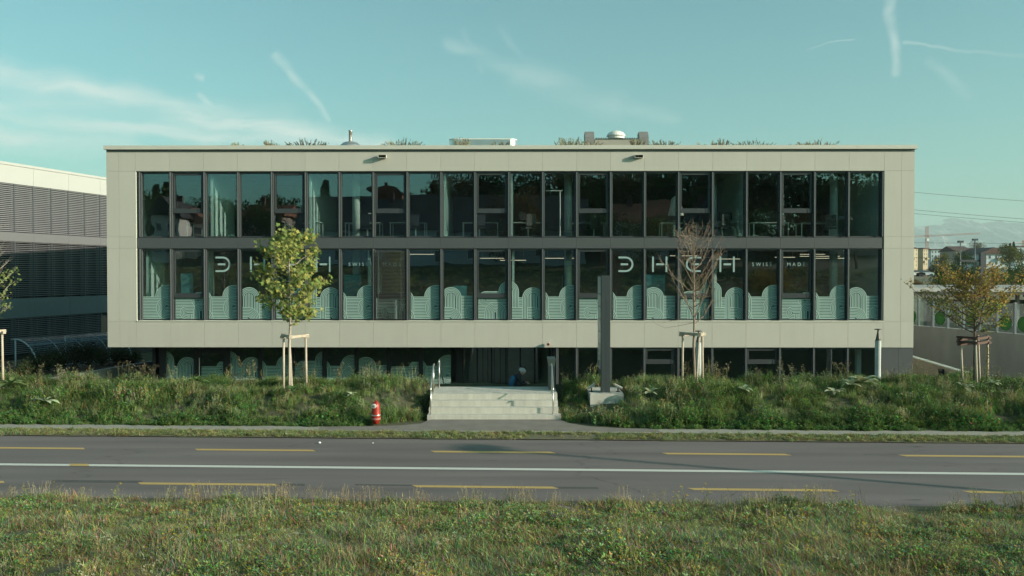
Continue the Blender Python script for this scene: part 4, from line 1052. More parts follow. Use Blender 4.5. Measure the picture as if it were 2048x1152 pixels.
for px, Y, h, n, lab in ((75, 25.6, .85, 6, 'grey green tall weed near the left edge of the bank top'), (118, 25.9, .75, 6, 'tall seeding weed before the shrubs at the far left'),
        (278, 26.0, .8, 5, 'brown seeded tall weed below the left corner of the building'), (305, 26.1, .75, 4, 'thin brown seeded weed before the dark corner post'), (500, 25.7, 1.0, 7, 'tallest pale bushy weed left of the staked maple'),
        (470, 26.0, .6, 4, 'low seeded weed left of the tallest pale weed'), (605, 26.2, .9, 6, 'tall green weed behind the right maple stake'), (672, 25.8, .85, 6, 'tall green weed right of the staked maple'), (722, 25.9, .7, 5, 'green weed above the red hydrant'),
        (845, 25.5, .75, 7, 'pale weed against the left handrail'), (1372, 25.7, .9, 3, 'slender weed between the stakes of the bare tree'), (1415, 26.1, .85, 5, 'tall weed right of the bare tree stakes'), (1440, 26.0, .75, 5, 'second weed right of the bare tree stakes'),
        (1570, 25.9, .9, 4, 'forked tall weed before the right ground floor windows'), (1595, 26.1, .7, 4, 'short weed beside the forked one'), (1690, 25.9, .85, 4, 'tall weed left of the white column'), (1515, 26.2, .75, 3, 'thin weed in the middle of the right bank'), (1788, 26.1, .6, 4, 'low weed before the dark right corner panel'), (1995, 25.7, .7, 4, 'seeded weed right of the orange tree stakes')):
    tall_weed(px, Y, h, n, lab, int(px))
# mullein with yellow spike
p = at(1973, 770, 25.6); t = thing('mullein_spike', 'mullein with a yellow flower spike between the orange tree stakes', 'plant', (p.x, 25.6, ground_z(p.x, 25.6)))
mb = MB(); r = random.Random(2); mb.tube([(0, 0, 0), (.03, 0, 1.25)], [.02, .012], 6, col=(.2, .2, .1)); mb.build('stem', M_bankp, t)
mb = MB(); fl = MB()
for k in range(90):
    a = r.uniform(0, 6.28); z = r.uniform(.1, 1.25)
    leaf(mb, (0.03 * z, 0, z), (math.cos(a), math.sin(a), .4), (0, 0, 1), .16 * (1.25 - z) + .03, .04, jit(r, (.16, .19, .09)))
    if z > .55: leaf(fl, (.03 * z + .02 * math.cos(a), .02 * math.sin(a), z), (math.cos(a), math.sin(a), .2), (0, 0, 1), .05, .045, jit(r, (.62, .46, .07)))
mb.build('leaves', M_bankp, t); fl.build('flowers', M_bankp, t)
# big leaf rosettes
def rosette(px, py, Y, size, lab, seed, n=14, col=(.44, .47, .33)):
    r = random.Random(seed); p = at(px, py, Y); z = ground_z(p.x, Y) + .30
    t = thing('mullein_rosette', lab, 'plant', (p.x, Y, z), group='pale mullein rosettes on the bank')
    for i in range(n):
        a = 2 * PI * i / n + r.uniform(-.25, .25); L = size * 1.3 * r.uniform(.7, 1.1); el = r.uniform(.25, 1.0); d = Vector((math.cos(a) * math.cos(el), math.sin(a) * math.cos(el), math.sin(el)))
        s = Vector((-math.sin(a), math.cos(a), 0)); mb = MB(); vs = []; fs = []; c_ = jit(r, col, .15)
        prof = [(0, .15), (.25, .7), (.5, 1.0), (.75, .8), (1, .05)]
        for tq, ww in prof:
            q = d * L * tq - Vector((0, 0, 1)) * L * .45 * tq * tq; w_ = L * .17 * ww; vs += [q - s * w_ + Vector((0, 0, .25 * w_)), q, q + s * w_ + Vector((0, 0, .25 * w_))]
        for j in range(4): fs += [(3 * j, 3 * j + 1, 3 * j + 4, 3 * j + 3), (3 * j + 1, 3 * j + 2, 3 * j + 5, 3 * j + 4)]
        mb.add(vs, fs, 0, c_); mb.build('leaf', M_bankp, t, smooth=True)
rosette(1722, 805, 24.9, .52, 'largest pale mullein rosette on the right bank', 1, 18); rosette(1700, 800, 24.6, .36, 'pale rosette touching the left of the largest one', 2, 12)
rosette(1668, 825, 24.2, .32, 'small pale rosette low on the bank left of the largest one', 3, 9); rosette(1488, 825, 24.3, .28, 'small pale rosette low on the bank under the right window row', 4, 9)
rosette(1300, 830, 24.3, .28, 'pale rosette right of the concrete plinth', 5, 8); rosette(1930, 820, 24.3, .32, 'pale rosette low on the bank under the orange tree', 6, 10)
rosette(20, 765, 25.3, .42, 'large leaved plant at the left edge of the bank', 7, 12, (.22, .27, .12)); rosette(90, 820, 24.3, .36, 'pale arching leaf plant low on the left bank', 8, 7)
rosette(395, 770, 25.4, .36, 'broad green leaf plant on the left bank top', 9, 12, (.14, .21, .08)); rosette(585, 800, 24.7, .30, 'broad leaf plant below the staked maple', 10, 12, (.13, .2, .08))
rosette(1715, 772, 25.6, .34, 'green leaf clump above the largest rosette', 12, 12, (.15, .22, .09)); rosette(703, 800, 24.4, .2, 'small pale upright leaf plant left of the hydrant', 13, 6)
rosette(1985, 790, 24.9, .26, 'small pale rosette at the right edge of the bank', 14, 8)
# roof grasses
def roof_clump(px, d, h, w, n, lab, seed, dark=False):
    r = random.Random(seed); p = on_roof(px, d); t = thing('roof_grass_clump', lab, 'roof plant', p, group='dry clumps of roof plants')
    mb = MB()
    for i in range(n):
        a = r.uniform(0, 2 * PI); hh = h * r.uniform(.55, 1); fx = r.uniform(-1, 1) * w; base = Vector((fx * .4, r.uniform(-.2, .2), 0)); tip = base + Vector((fx * .9 * hh, r.uniform(-.3, .3), hh * (1 - .3 * abs(fx))))
        c_ = jit(r, (.24, .20, .14) if r.random() < .5 else ((.42, .37, .27) if not dark else (.19, .18, .12)), .3)
        mb.tube([base, base.lerp(tip, .5) + Vector((0, 0, .05)), tip], [.008, .006, .003], 3, caps=False, col=c_)
        for k in range(9): leaf(mb, base.lerp(tip, r.uniform(.45, 1.0)), (tip - base) + Vector((r.uniform(-.3, .3), r.uniform(-.3, .3), r.uniform(0, .3))), (r.uniform(-.3, .3), 1, 0), .13, .022, c_)
    mb.build('stems', M_bankp, t)
for i, (px, d, h, w, n, lab) in enumerate(((618, 2.2, .72, .95, 60, 'dark spreading dry clump on the roof left of the silver cowl'), (805, 2.2, .72, .95, 60, 'spreading dry clump on the roof above the left spout'), (541, 1.8, .55, .3, 25, 'small pale upright clump left of the spreading roof clump'), (470, 1.6, .42, .4, 14, 'thin roof tuft farthest left on the roof edge'),
        (925, 2.0, .72, .35, 30, 'upright pale clump before the silver hood'), (1000, 1.8, .5, .5, 22, 'low dry clump before the right end of the silver hood'), (1140, 2.0, .74, .7, 60, 'pale dry clump left of the louvred roof hood'), (1188, 1.7, .45, .5, 26, 'low clump before the left end of the louvred hood'), (1275, 1.7, .62, .35, 34, 'reddish clump before the right end of the louvred hood'),
        (1325, 2.2, .68, .7, 44, 'dark dry clump right of the louvred hood'), (1440, 1.9, .6, .45, 34, 'pale upright roof clump midway along the right half'), (1400, 1.9, .4, .5, 14, 'sparse tuft left of the pale upright roof clump'), (1505, 2.2, .68, .95, 54, 'dark spreading clump over the right half of the roof'), (1580, 1.9, .42, .4, 18, 'small pale tuft between the two right roof clumps'), (1635, 2.2, .7, .85, 54, 'spreading clump farthest right on the roof'), (700, 1.7, .35, .8, 14, 'low tuft before the silver cowl'), (870, 1.8, .32, .6, 12, 'sparse low tuft between the left roof clumps'))):
    roof_clump(px, d, h * 1.0, w * 1.1, n + 10, lab, 50 + i, dark=i in (0, 9, 12))
r = random.Random(77); rg = MB()
for i in range(1500):
    x = r.uniform(-16.5, 16.6); dd = r.uniform(.6, 5); hh = r.uniform(.10, .34) * (1 + .8 * fbm(x, 0, .6))
    blade(rg, (x, BY + dd, 9.51), r.uniform(0, 6.28), hh, .014, hh * r.uniform(.1, .6), jit(r, r.choice([STRAW, PALE, (.45, .38, .24)]), .2))
tag(rg.build('roof_grass', M_bankp), 'thin dry grass growing all along the flat roof', 'grass', kind='stuff')

# ------------------------------------------------------------------ trees
def maple_leaf(mb, p, n, d, size, col):
    """five lobed leaf"""
    d = (d - n * d.dot(n)).normalized(); s = n.cross(d)
    prof = [(0, 0), (.10, .28), (.48, .12), (.32, .42), (.62, .62), (.26, .66), (0, 1.05), (-.26, .66), (-.62, .62), (-.32, .42), (-.48, .12), (-.10, .28)]
    vs = [p + (s * a + d * b_) * size + n * (abs(a) * -.25 * size) for a, b_ in prof]
    mb.add(vs, [(0, 1, 2, 3, 4, 5, 6, 7, 8, 9, 10, 11)], 0, col)
def grow(r, base, trunk_h, crown0, env, nprim, up=.6, sub=7, subl=.4, trunk_r=.045, wob=.05, nsub2=0):
    """returns (branch builder, twig points). env(t)=crown radius at relative height t"""
    mb = MB(); tips = []
    tp = []; x = y = 0
    for i in range(11):
        t = i / 10; tp.append(Vector((x, y, trunk_h * t))); x += r.uniform(-wob, wob) * .35; y += r.uniform(-wob, wob) * .35
    mb.tube(tp, [trunk_r * (1 - .85 * (i / 10) ** 1.1) + .004 for i in range(11)], 8, caps=False)
    def on_trunk(z):
        t = min(.999, z / trunk_h) * 10; i = int(t); return tp[i].lerp(tp[i + 1], t - i)
    for i in range(nprim):
        t = (i + r.random()) / nprim; z = crown0 + (trunk_h - crown0) * t * .93; a = i * 2.399 + r.uniform(-.5, .5); Rr = env(t) * r.uniform(.72, 1.1)
        p0 = on_trunk(z); rise = up * Rr * r.uniform(.6, 1.3) + .12
        d = Vector((math.cos(a), math.sin(a), 0)); pts = []; m = 6
        for k in range(m + 1):
            q = k / m; pts.append(p0 + d * Rr * q + Vector((0, 0, rise * q ** 1.4)) + Vector((r.uniform(-1, 1), r.uniform(-1, 1), r.uniform(-1, 1))) * .03)
        r0 = trunk_r * .42 * (1 - .5 * t); mb.tube(pts, [r0 * (1 - .8 * k / m) + .002 for k in range(m + 1)], 5, caps=False)
        tips += [(pts[-1], d), (pts[-2], d)]
        for j in range(sub):
            q = r.uniform(.22, 1.0) * m; kk = min(m - 1, int(q)); b0 = pts[kk].lerp(pts[kk + 1], q - kk); aa = a + r.choice((-1, 1)) * r.uniform(.4, 1.3); L = subl * r.uniform(.4, 1.1) * (1.1 - .45 * q / m)
            dd = Vector((math.cos(aa), math.sin(aa), r.uniform(.1, up + .8))).normalized(); p2 = b0 + dd * L
            p1 = b0.lerp(p2, .5) + Vector((0, 0, -.02)); mb.tube([b0, p1, p2], [.006, .004, .002], 3, caps=False); tips += [(p1, dd), (p2, dd)]
            for s_ in range(nsub2):
                c0 = b0.lerp(p2, r.uniform(.2, 1)); d3 = (dd + Vector((r.uniform(-.6, .6), r.uniform(-.6, .6), r.uniform(.1, .9)))).normalized(); c1 = c0 + d3 * L * r.uniform(.3, .7)
                mb.tube([c0, c1], [.0035, .0015], 3, caps=False); tips.append((c1, d3))
    return mb, tips, tp
def stakes(px_list, Y, ztop, frame_px, lab, board=M_wood, wide=.035, lean=None):
    """wooden tree stakes: px_list [(px, dY, bottom_px)]"""
    p0 = at(px_list[0][0], 775, Y); zb = ground_z(p0.x, Y) - .15
    t = thing('tree_stakes', lab, 'tree stakes', (p0.x, Y, zb + .15), group='wooden stake frames around young trees'); L = Vector((p0.x, Y, zb + .15)); tops = []
    for px, dY, pxb in px_list:
        a = at(px, 560, Y + dY); a.z = ztop; c_ = at(pxb, 560, Y + dY); c_.z = zb
        b = MB(); b.tube([c_ - L, a - L], [wide, wide * .93], 10); b.build('stake', M_wood, t, smooth=True); tops.append(a)
    n = len(tops)
    for i in range(n):
        a, c_ = tops[i], tops[(i + 1) % n]; d = (c_ - a); d.z = 0; dn = d.normalized(); nn = Vector((-dn.y, dn.x, 0))
        for zo in ((-.05, .02), (-.19, -.12)) if board is M_wood_d else ((-.06, .02),):
            b = MB(); e0 = a - dn * .10 - L; e1 = c_ + dn * .10 - L; w_ = nn * .05; off_ = Vector((0, 0, -i * .025))
            vs = [e0 - w_, e1 - w_, e1 + w_, e0 + w_]; z0, z1 = zo
            b.add([v_ + Vector((0, 0, z0)) + off_ for v_ in vs] + [v_ + Vector((0, 0, z1)) + off_ for v_ in vs], [(0, 3, 2, 1), (4, 5, 6, 7), (0, 1, 5, 4), (1, 2, 6, 5), (2, 3, 7, 6), (3, 0, 4, 7)])
            b.build('crossbar', board, t)
    return t
TY = 25.7
# maple
r = random.Random(4); p = at(583, 775, TY); zb = ground_z(p.x, TY)
t = thing('maple_tree', 'young staked maple with dense yellow green leaves left of the stairs', 'tree', (p.x, TY, zb))
env = lambda t_: (.80 + 2.1 * t_ if t_ < .22 else 1.26 - .98 * (t_ - .22)) * r.choice((.55, .85, 1.0, 1.22))
mb, tips, tp = grow(r, None, 4.75, 2.0, env, 24, up=.42, sub=9, subl=.36, trunk_r=.05, wob=.09)
mb.build('trunk', M_bark, t, smooth=True); lv = MB()
for (q, d) in tips:
    for k in range(r.randint(3, 6)):
        off_ = Vector((r.gauss(0, 1), r.gauss(0, 1), r.gauss(0, 1))) * .09; n = Vector((r.gauss(.5, .8), r.gauss(-.6, .8), r.uniform(.2, 1.2))).normalized(); dd = Vector((d.x + r.gauss(0, .7), d.y + r.gauss(0, .7), r.gauss(-.5, .5)))
        u_ = r.random(); c_ = (.33, .33, .12) if u_ < .45 else ((.20, .25, .085) if u_ < .8 else (.44, .37, .12))
        maple_leaf(lv, q + off_, n, dd, r.uniform(.085, .15), jit(r, c_, .2))
lv.build('crown', M_leafm, t)
stakes([(567, -.1, 566), (579, -.55, 577), (611, .15, 612)], TY, 2.36, None, 'three pale wooden stakes with crossbars around the maple')
# bare tree
r = random.Random(9); p = at(1389, 775, TY); zb = ground_z(p.x, TY)
t = thing('bare_young_tree', 'nearly bare young tree with fine reddish twigs right of the stairs', 'tree', (p.x, TY, zb))
env = lambda t_: 1.0 * (1 - .55 * t_) * (.75 + .5 * math.sin(PI * t_))
mb, tips, tp = grow(r, None, 4.6, 1.95, env, 24, up=1.25, sub=12, subl=.5, trunk_r=.040, wob=.05, nsub2=1)
mb.build('trunk', mat('reddish_bark', (.27, .205, .15), .8, var=.25, scale=10), t, smooth=True); lv = MB()
for (q, d) in tips:
    if r.random() < .35:
        n = Vector((r.gauss(0, 1), r.gauss(-.5, 1), r.uniform(0, 1))).normalized(); low = q.z < 3.4
        leaf(lv, q, (r.gauss(0, 1), r.gauss(0, 1), r.gauss(0, 1)), n, r.uniform(.04, .07), .035, jit(r, (.26, .26, .08) if low else (.20, .10, .06), .25))
lv.build('crown', M_leafm, t)
b = MB(); q0 = at(1385, 640, TY); o_ = Vector((p.x, TY, zb))
b.tube([at(1388, 645, TY) - o_, at(1360, 651, TY - .2) - o_, at(1330, 656, TY - .3) - o_, at(1312, 648, TY - .3) - o_, at(1305, 640, TY - .3) - o_], [.008, .006, .004, .003, .002], 4)
b.tube([at(1388, 640, TY) - o_, at(1350, 640, TY - .2) - o_, at(1325, 646, TY - .3) - o_], [.006, .004, .002], 4); b.build('drooping_branch', M_bark_d, t)
stakes([(1366, -.1, 1365), (1399, -.6, 1392), (1405, .2, 1406)], TY, 2.42, None, 'three pale wooden stakes with crossbars around the bare tree')
# orange tree
r = random.Random(14); p = at(1950, 775, TY); zb = ground_z(p.x, TY)
t = thing('autumn_tree', 'young tree with orange brown autumn leaves in front of the concrete wall', 'tree', (p.x, TY, zb))
env = lambda t_: 1.85 * (1 - .52 * t_) * (.85 + .2 * math.sin(PI * t_)) * r.uniform(.6, 1.25)
mb, tips, tp = grow(r, None, 3.25, 1.6, env, 30, up=.70, sub=11, subl=.40, trunk_r=.05, wob=.04, nsub2=1)
mb.build('trunk', M_bark_d, t, smooth=True); lv = MB()
for (q, d) in tips:
    for k in range(r.randint(2, 6)):
        off_ = Vector((r.gauss(0, 1), r.gauss(0, 1), r.gauss(0, 1))) * .06; n = Vector((r.gauss(.4, .8), r.gauss(-.5, .8), r.uniform(.1, 1))).normalized(); dd = Vector((r.gauss(0, 1), r.gauss(0, 1), r.gauss(-.3, .8)))
        u_ = r.random(); low = q.z < 2.7; c_ = ((.42, .25, .08) if u_ < .4 else ((.26, .17, .08) if u_ < .8 else (.28, .25, .08))) if not low else ((.34, .25, .09) if u_ < .5 else (.27, .30, .08))
        leaf(lv, q + off_, dd, n, r.uniform(.055, .10), .055, jit(r, c_, .25))
lv.build('crown', M_leafm, t)
stakes([(1922, -.1, 1928), (1952, -.5, 1956), (1976, .2, 1978), (1957, .5, 1962)], TY, 2.30, None, 'four wooden stakes with dark boards around the orange tree', board=M_wood_d)
# tree cut by the left frame edge
r = random.Random(31); pxx = -30; p = at(pxx, 775, TY); zb = ground_z(p.x, TY)
t = thing('sparse_young_tree', 'sparse young tree with reddish twigs and few leaves cut by the left edge', 'tree', (p.x, TY, zb))
env = lambda t_: 1.1 * (1 - .45 * t_) * (.8 + .3 * math.sin(PI * t_))
mb, tips, tp = grow(r, None, 4.7, 2.0, env, 22, up=.8, sub=9, subl=.45, trunk_r=.05, wob=.06, nsub2=1)
mb.build('trunk', M_bark, t, smooth=True); lv = MB()
for (q, d) in tips:
    if q.z < 3.7 and r.random() < .8:
        for k in range(2): maple_leaf(lv, q + Vector((r.gauss(0, 1), r.gauss(0, 1), r.gauss(0, 1))) * .06, Vector((r.gauss(.5, .8), r.gauss(-.6, .8), r.uniform(.2, 1.2))).normalized(), Vector((r.gauss(0, 1), r.gauss(0, 1), r.gauss(-.4, .5))), r.uniform(.06, .1), jit(r, (.26, .27, .10) if r.random() < .7 else (.16, .20, .07), .2))
lv.build('crown', M_leafm, t)
stakes([(3, -.2, 4), (-30, -.5, -31), (-52, .2, -53)], TY, 2.5, None, 'pale wooden stakes around the tree at the left edge')

# ------------------------------------------------------------------ hydrant, totem, lights
p = at(752, 850, 23.35); t = thing('fire_hydrant', 'red fire hydrant with white cap in the weeds left of the stairs', 'hydrant', (p.x, 23.35, .06)); t.scale = (.86, .86, .76)
M_red = mat('hydrant_red', (.34, .026, .012), .38, var=.1, scale=8, spec=.5)
prof = [(.10, 0), (.105, .10), (.14, .13), (.145, .22), (.15, .30), (.145, .36), (.135, .42), (.13, .55), (.122, .66), (.105, .73), (.07, .785), (.03, .81), (0, .815)]
b = MB(); b.lathe(prof, 24); b.build('hydrant_body', M_red, t, smooth=True)
b = MB(); b.lathe([(.152, .30), (.156, .31), (.156, .335), (.15, .345)], 24); b.build('collar', M_steel, t, smooth=True)
b = MB(); b.lathe([(.035, .80), (.035, .84), (.015, .86)], 6); b.build('valve_nut', M_red, t)
b = MB(); b.lathe([(.085, 0), (.085, .045), (.06, .055), (.04, .056)], 20); o = b.build('outlet_cap', mat('white_cap', (.62, .60, .54), .4), t, smooth=False); o.rotation_euler = (R(90), 0, R(-14)); o.location = (-.045, -.095, .66)
b = MB(); b.lathe([(.03, .056), (.03, .075)], 6); o = b.build('cap_nut', M_rail, t); o.rotation_euler = (R(90), 0, R(-14)); o.location = (-.045, -.095, .66)
b = MB()
for i in range(3): b.lathe([(.1505 - .004 * i, .17 + .035 * i), (.1525 - .004 * i, .175 + .035 * i), (.1505 - .004 * i, .185 + .035 * i)], 24)
b.build('grey_ring', mat('ring_grey', (.45, .30, .27), .5), t)

TY2 = 24.9
pA = at(1180, 787, TY2); pB = at(1247, 787, TY2)
pl = thing('sign_plinth', 'pale concrete block carrying the dark sign pylon', 'plinth', ((pA.x + pB.x) / 2, TY2, 0))
hw = (pB.x - pA.x) / 2
b = MB(); b.box(-hw, hw, -.1, 1.45, -.1, .68); b.build('plinth_block', M_conc, pl)
pt = at(1212.5, 787, TY2); t = thing('sign_pylon', 'tall dark grey sign pylon seen edge on right of the stairs with lettered side', 'sign', (pt.x, TY2 + .12, .68))
M_tot = mat('pylon_metal', (.042, .054, .057), .5, var=.04)
HT = 3.46
b = MB(); b.box(-.125, -.003, 0, .32, 0, HT); b.box(.003, .125, 0, .32, 0, HT); b.box(-.12, .12, .01, .31, 0, HT - .01); b.build('pylon_post', M_tot, t)
b = MB(); b.box(-.095, .10, .322, 1.35, .45, HT); b.build('pylon_core', M_tot, t)
M_sign = mat('sign_face_light', (.50, .49, .44), .35, var=.03); zs = [.62, 1.0, 1.38, 1.76, 2.14, 2.52, 2.90, HT - .02]
for i in range(len(zs) - 1):
    o = box_obj('sign_plate', (-.108, -.0955, .345, 1.33, zs[i] + .012, zs[i + 1] - .012), M_sign, t)
for (txt, zi, m_) in (('07', .70, .26), ('A', 1.12, .14), ('ii', 1.5, .12)):
    if txt == 'ii': continue
    me = text_mesh(txt, m_, m=M_black); o = link_mesh('lettering', me, t, (-.112, 1.05, zi)); o.rotation_euler = (0, 0, R(-90))
box_obj('base_plate', (-.17, .17, -.04, .40, 0, .012), M_steel, t)
for px, py, rot_, lab in ((1183, 772, R(-65), 'left floodlight with pale lens on the concrete block'), (1236, 774, R(50), 'right floodlight with pale lens on the concrete block')):
    p = at(px, 781, TY2 + .35); t = thing('floodlight', lab, 'floodlight', (p.x, TY2 + .35, .68), group='floodlights aimed at the sign pylon')
    b = MB(); b.tube([(0, 0, 0), (0, 0, .12)], .02, 6); b.box(-.06, .06, -.06, .06, 0, .012); b.build('mount', M_black, t)
    b = MB(); b.box(-.14, .14, -.06, .06, -.025, .025); o = b.build('lamp_housing', M_steel, t); o.location = (0, 0, .16); o.rotation_euler = (0, rot_ * .55, 0)
    b = MB(); b.box(-.13, .13, -.05, .05, .026, .034); o = b.build('lens', M_white, t); o.location = (0, 0, .16); o.rotation_euler = (0, rot_ * .55, 0)
# path lights before the building
def path_light(px, py_disc, Y, lab):
    p = at(px, 700, Y); ztop = at(px, py_disc, Y).z; t = thing('path_light', lab, 'lamp', (p.x, Y, ZG), group='disc topped path lights before the building'); h = ztop - ZG
    b = MB(); b.lathe([(.115, 0), (.115, h - .42)], 20); b.build('light_pole', mat('pole_paint', (.50, .53, .50), .4), t, smooth=False)
    b = MB(); b.lathe([(.108, h - .42), (.09, h - .36), (.035, h - .08), (.03, h)], 16); b.build('reflector_cone', mat('cone_dark', (.09, .085, .07), .4), t, smooth=True)
    b = MB(); b.lathe([(.14, h), (.15, h + .012), (.12, h + .035), (.0, h + .04)], 20); b.build('disc_cap', mat('cap_dark', (.10, .09, .075), .4), t, smooth=True)
path_light(1756, 659.5, 33.5, 'disc topped path light at the right corner of the building')
path_light(1397, 663, 33.5, 'disc topped path light behind the bare tree')
# street lamp out of frame whose shadow crosses the road
lb = Vector((23.6, 10.75, .02)); t = thing('street_lamp', 'tall street lamp with flat disc head whose shadow lies across the road', 'street lamp', lb)
b = MB(); b.tube([(0, 0, 0), (0, 0, 8.0)], [.10, .075], 12); b.build('lamp_post', M_steel, t, smooth=True)
b = MB(); b.lathe([(.12, 7.96), (.47, 8.0), (.47, 8.16), (.2, 8.26), (0, 8.27)], 28); b.build('lamp_head', M_rail, t, smooth=False)

# ------------------------------------------------------------------ left building
LB0 = Vector((-29.92, 49.68)); dL = Vector((.237, .971)).normalized()
ang = math.atan2(dL.y, dL.x)
lb = thing('neighbour_building', 'neighbouring office block with white parapet and lowered dark louvre blinds on the left', 'building', (LB0.x, LB0.y, 0), ang)
# local x runs along the facade (away from the camera), local -y faces the main building
def lbz(py): return 4.2 + (547 - py) / 34.26
Z = [lbz(322), lbz(364), lbz(463), lbz(481.5), lbz(598), lbz(638.5)]
L0, L1 = -9.0, 34.0
M_lw = mat('white_cladding', (.43, .43, .405), .5, var=.02, scale=1)
BP = 1.44; nb = int((L1 - L0) / (2 * BP))
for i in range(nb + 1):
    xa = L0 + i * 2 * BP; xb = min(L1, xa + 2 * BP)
    b = MB(); b.box(xa + .006, xb - .006, -.04, 0, Z[1], Z[0] - .16); b.build('parapet_panel', M_lw, lb)
    b = MB(); b.box(xa + .006, xb - .006, -.04, 0, Z[3], Z[2]); b.build('spandrel_panel', mat('grey_spandrel', (.16, .165, .165), .5, var=.03), lb)
    b = MB(); b.box(xa + .006, xb - .006, -.04, 0, Z[5], Z[4]); b.build('pale_spandrel', mat('shaded_white_spandrel', (.15, .185, .20), .5, var=.03), lb)  # white band, its bluish shade put into the base colour
box_obj('coping', (L0, L1, -.09, .4, Z[0] - .155, Z[0]), M_lw, lb)
box_obj('building_core', (L0, L1, .35, 14, ZG + .3, Z[0] - .2), M_black, lb)
b = MB(); b.box(L0, L1, .001, .349, Z[1], Z[0] - .16); b.box(L0, L1, .001, .349, Z[3], Z[2]); b.box(L0, L1, .001, .349, Z[5], Z[4]); b.build('floor_edges', M_black, lb)
slat_m = mat('louvre_slat', (.27, .275, .28), .4, metal=.2, var=.06, scale=2)
def blind_mesh(h, op=0):
    b = MB(); n = int(h / .115); e = .016 if op else 0; w = BP - .06
    for i in range(n):
        z = h - .04 - i * .115
        b.add([(0, -.035, z - .036 + e), (w, -.035, z - .036 + e), (w, .035, z + .030 - e), (0, .035, z + .030 - e), (0, -.033, z - .040 + e), (w, -.033, z - .040 + e), (w, .037, z + .026 - e), (0, .037, z + .026 - e)],
              [(0, 1, 2, 3), (7, 6, 5, 4), (0, 4, 5, 1), (1, 5, 6, 2), (2, 6, 7, 3), (3, 7, 4, 0)])
    for xx in (.18, w - .2): b.box(xx, xx + .012, -.045, -.04, 0, h)
    return make_mesh(b, 'louvre_blind', slat_m)
rows = [(Z[2], Z[1]), (Z[4], Z[3]), (ZG + .9, Z[5])]
gr = MB(); gr.box(-.03, .03, -.05, .04, 0, 1)
for ri, (za, zb_) in enumerate(rows):
    bm = blind_mesh(zb_ - za, ri); gm = MB(); gm.box(-.028, .028, -.03, .345, 0, zb_ - za); gm = make_mesh(gm, 'guide_rail', mat('rail_blue_grey', (.10, .11, .12), .5))
    gl_ = MB(); gl_.box(.03, BP - .03, .30, .31, 0, zb_ - za); glm = make_mesh(gl_, 'window_pane', M_glass)
    for i in range(int((L1 - L0) / BP)):
        x = L0 + i * BP; link_mesh('guide_rail', gm, lb, (x, 0, za))
        if ri == 2 and i in (12, 13, 15, 16, 17): link_mesh('window_pane', glm, lb, (x, 0, za)); continue
        link_mesh('louvre_blind', bm, lb, (x + .03, .02, za))
box_obj('base_wall', (L0, L1, -.02, .348, ZG - .1, ZG + .9), M_black, lb)
# planter wall, shrubs and bicycle shelter before it
wA = Vector((-19.9, 33.5)); wB = Vector((-18.0, 43.2))
def wall_between(name, a, c_, z0a, z1a, z1b, th, m, label, cat='wall', part='wall_body', cap=None):
    a = Vector(a); c_ = Vector(c_); d = (c_ - a); L = d.length; t = thing(name, label, cat, (a.x, a.y, 0), math.atan2(d.y, d.x))
    b = MB(); b.prism([(0, z0a), (L, z0a), (L, z1b), (0, z1a)], -th / 2, th / 2); b.build(part, m, t)
    if cap:
        b = MB(); b.prism([(0, z1a + .002), (L, z1b + .002), (L, z1b + .06), (0, z1a + .06)], -th / 2 - .02, th / 2 + .02); b.build('wall_cap', cap, t)
    return t
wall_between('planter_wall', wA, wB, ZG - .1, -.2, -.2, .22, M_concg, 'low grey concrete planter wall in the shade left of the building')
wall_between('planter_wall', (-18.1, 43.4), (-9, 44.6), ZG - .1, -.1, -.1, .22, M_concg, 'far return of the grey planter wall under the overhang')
b = MB(); b.add([(-19.95, 33.5, -.42), (-18.1, 43.3, -.42), (-22.5, 48, -.42), (-27, 45, -.42), (-27.5, 33.5, -.42)], [(0, 1, 2, 3, 4)]); b.build('planting_bed', mat('bed_soil', (.06, .045, .03), .95, coord='World'))['kind'] = 'structure'
def shrub(x, y, z, h, w, lab, seed, cols, n=1100):
    r = random.Random(seed); t = thing('shrub', lab, 'shrub', (x, y, z), group='dark shrubs in the planting bed'); mb = MB(); st_ = MB()
    for i in range(12):
        a = r.uniform(0, 6.28); tip = Vector((math.cos(a) * w * r.random(), math.sin(a) * w * r.random(), h * r.uniform(.6, 1))); st_.tube([(0, 0, 0), tip * .5 + Vector((0, 0, .1)), tip], [.012, .008, .004], 4, caps=False)
        for k in range(n // 12):
            q = tip * r.uniform(.3, 1.05) + Vector((r.gauss(0, 1), r.gauss(0, 1), r.gauss(0, 1))) * .14; leaf(mb, q, (r.gauss(0, 1), r.gauss(0, 1), r.gauss(0, 1)), (r.gauss(0, 1), r.gauss(0, 1), 1), .09, .05, jit(r, r.choice(cols), .3))
    st_.build('stem', M_bark_d, t); mb.build('foliage', M_bankp, t)
for i, (px, Y, h, w, lab) in enumerate(((70, 39, 1.1, .8, 'dark shrub before the left end of the bicycle shelter'), (95, 40, 1.5, .9, 'dark shrub before the bicycle shelter, second from its left end'), (125, 40.5, 1.6, .8, 'dark shrub before the middle of the bicycle shelter'), (150, 41, 1.9, .9, 'tallest dark shrub before the bicycle shelter'), (180, 41.5, 1.7, .8, 'dark shrub before the right end of the bicycle shelter'), (205, 42.5, 1.3, .8, 'dark shrub at the building corner right of the shelter'), (235, 43, 1.0, .7, 'low dark shrub under the overhang'), (262, 43.5, .8, .6, 'lowest dark shrub deep under the overhang'), (45, 37.5, .9, .6, 'small dark shrub at the shelter post'))):
    p = at(px, 700, Y); shrub(p.x, Y, -.42, h * .68, w * .8, lab, 200 + i, [(.05, .07, .03), (.07, .06, .03), (.03, .05, .025)])
sA = at(22, 700, 42.5); dS = Vector((2.3, 4.6)).normalized()
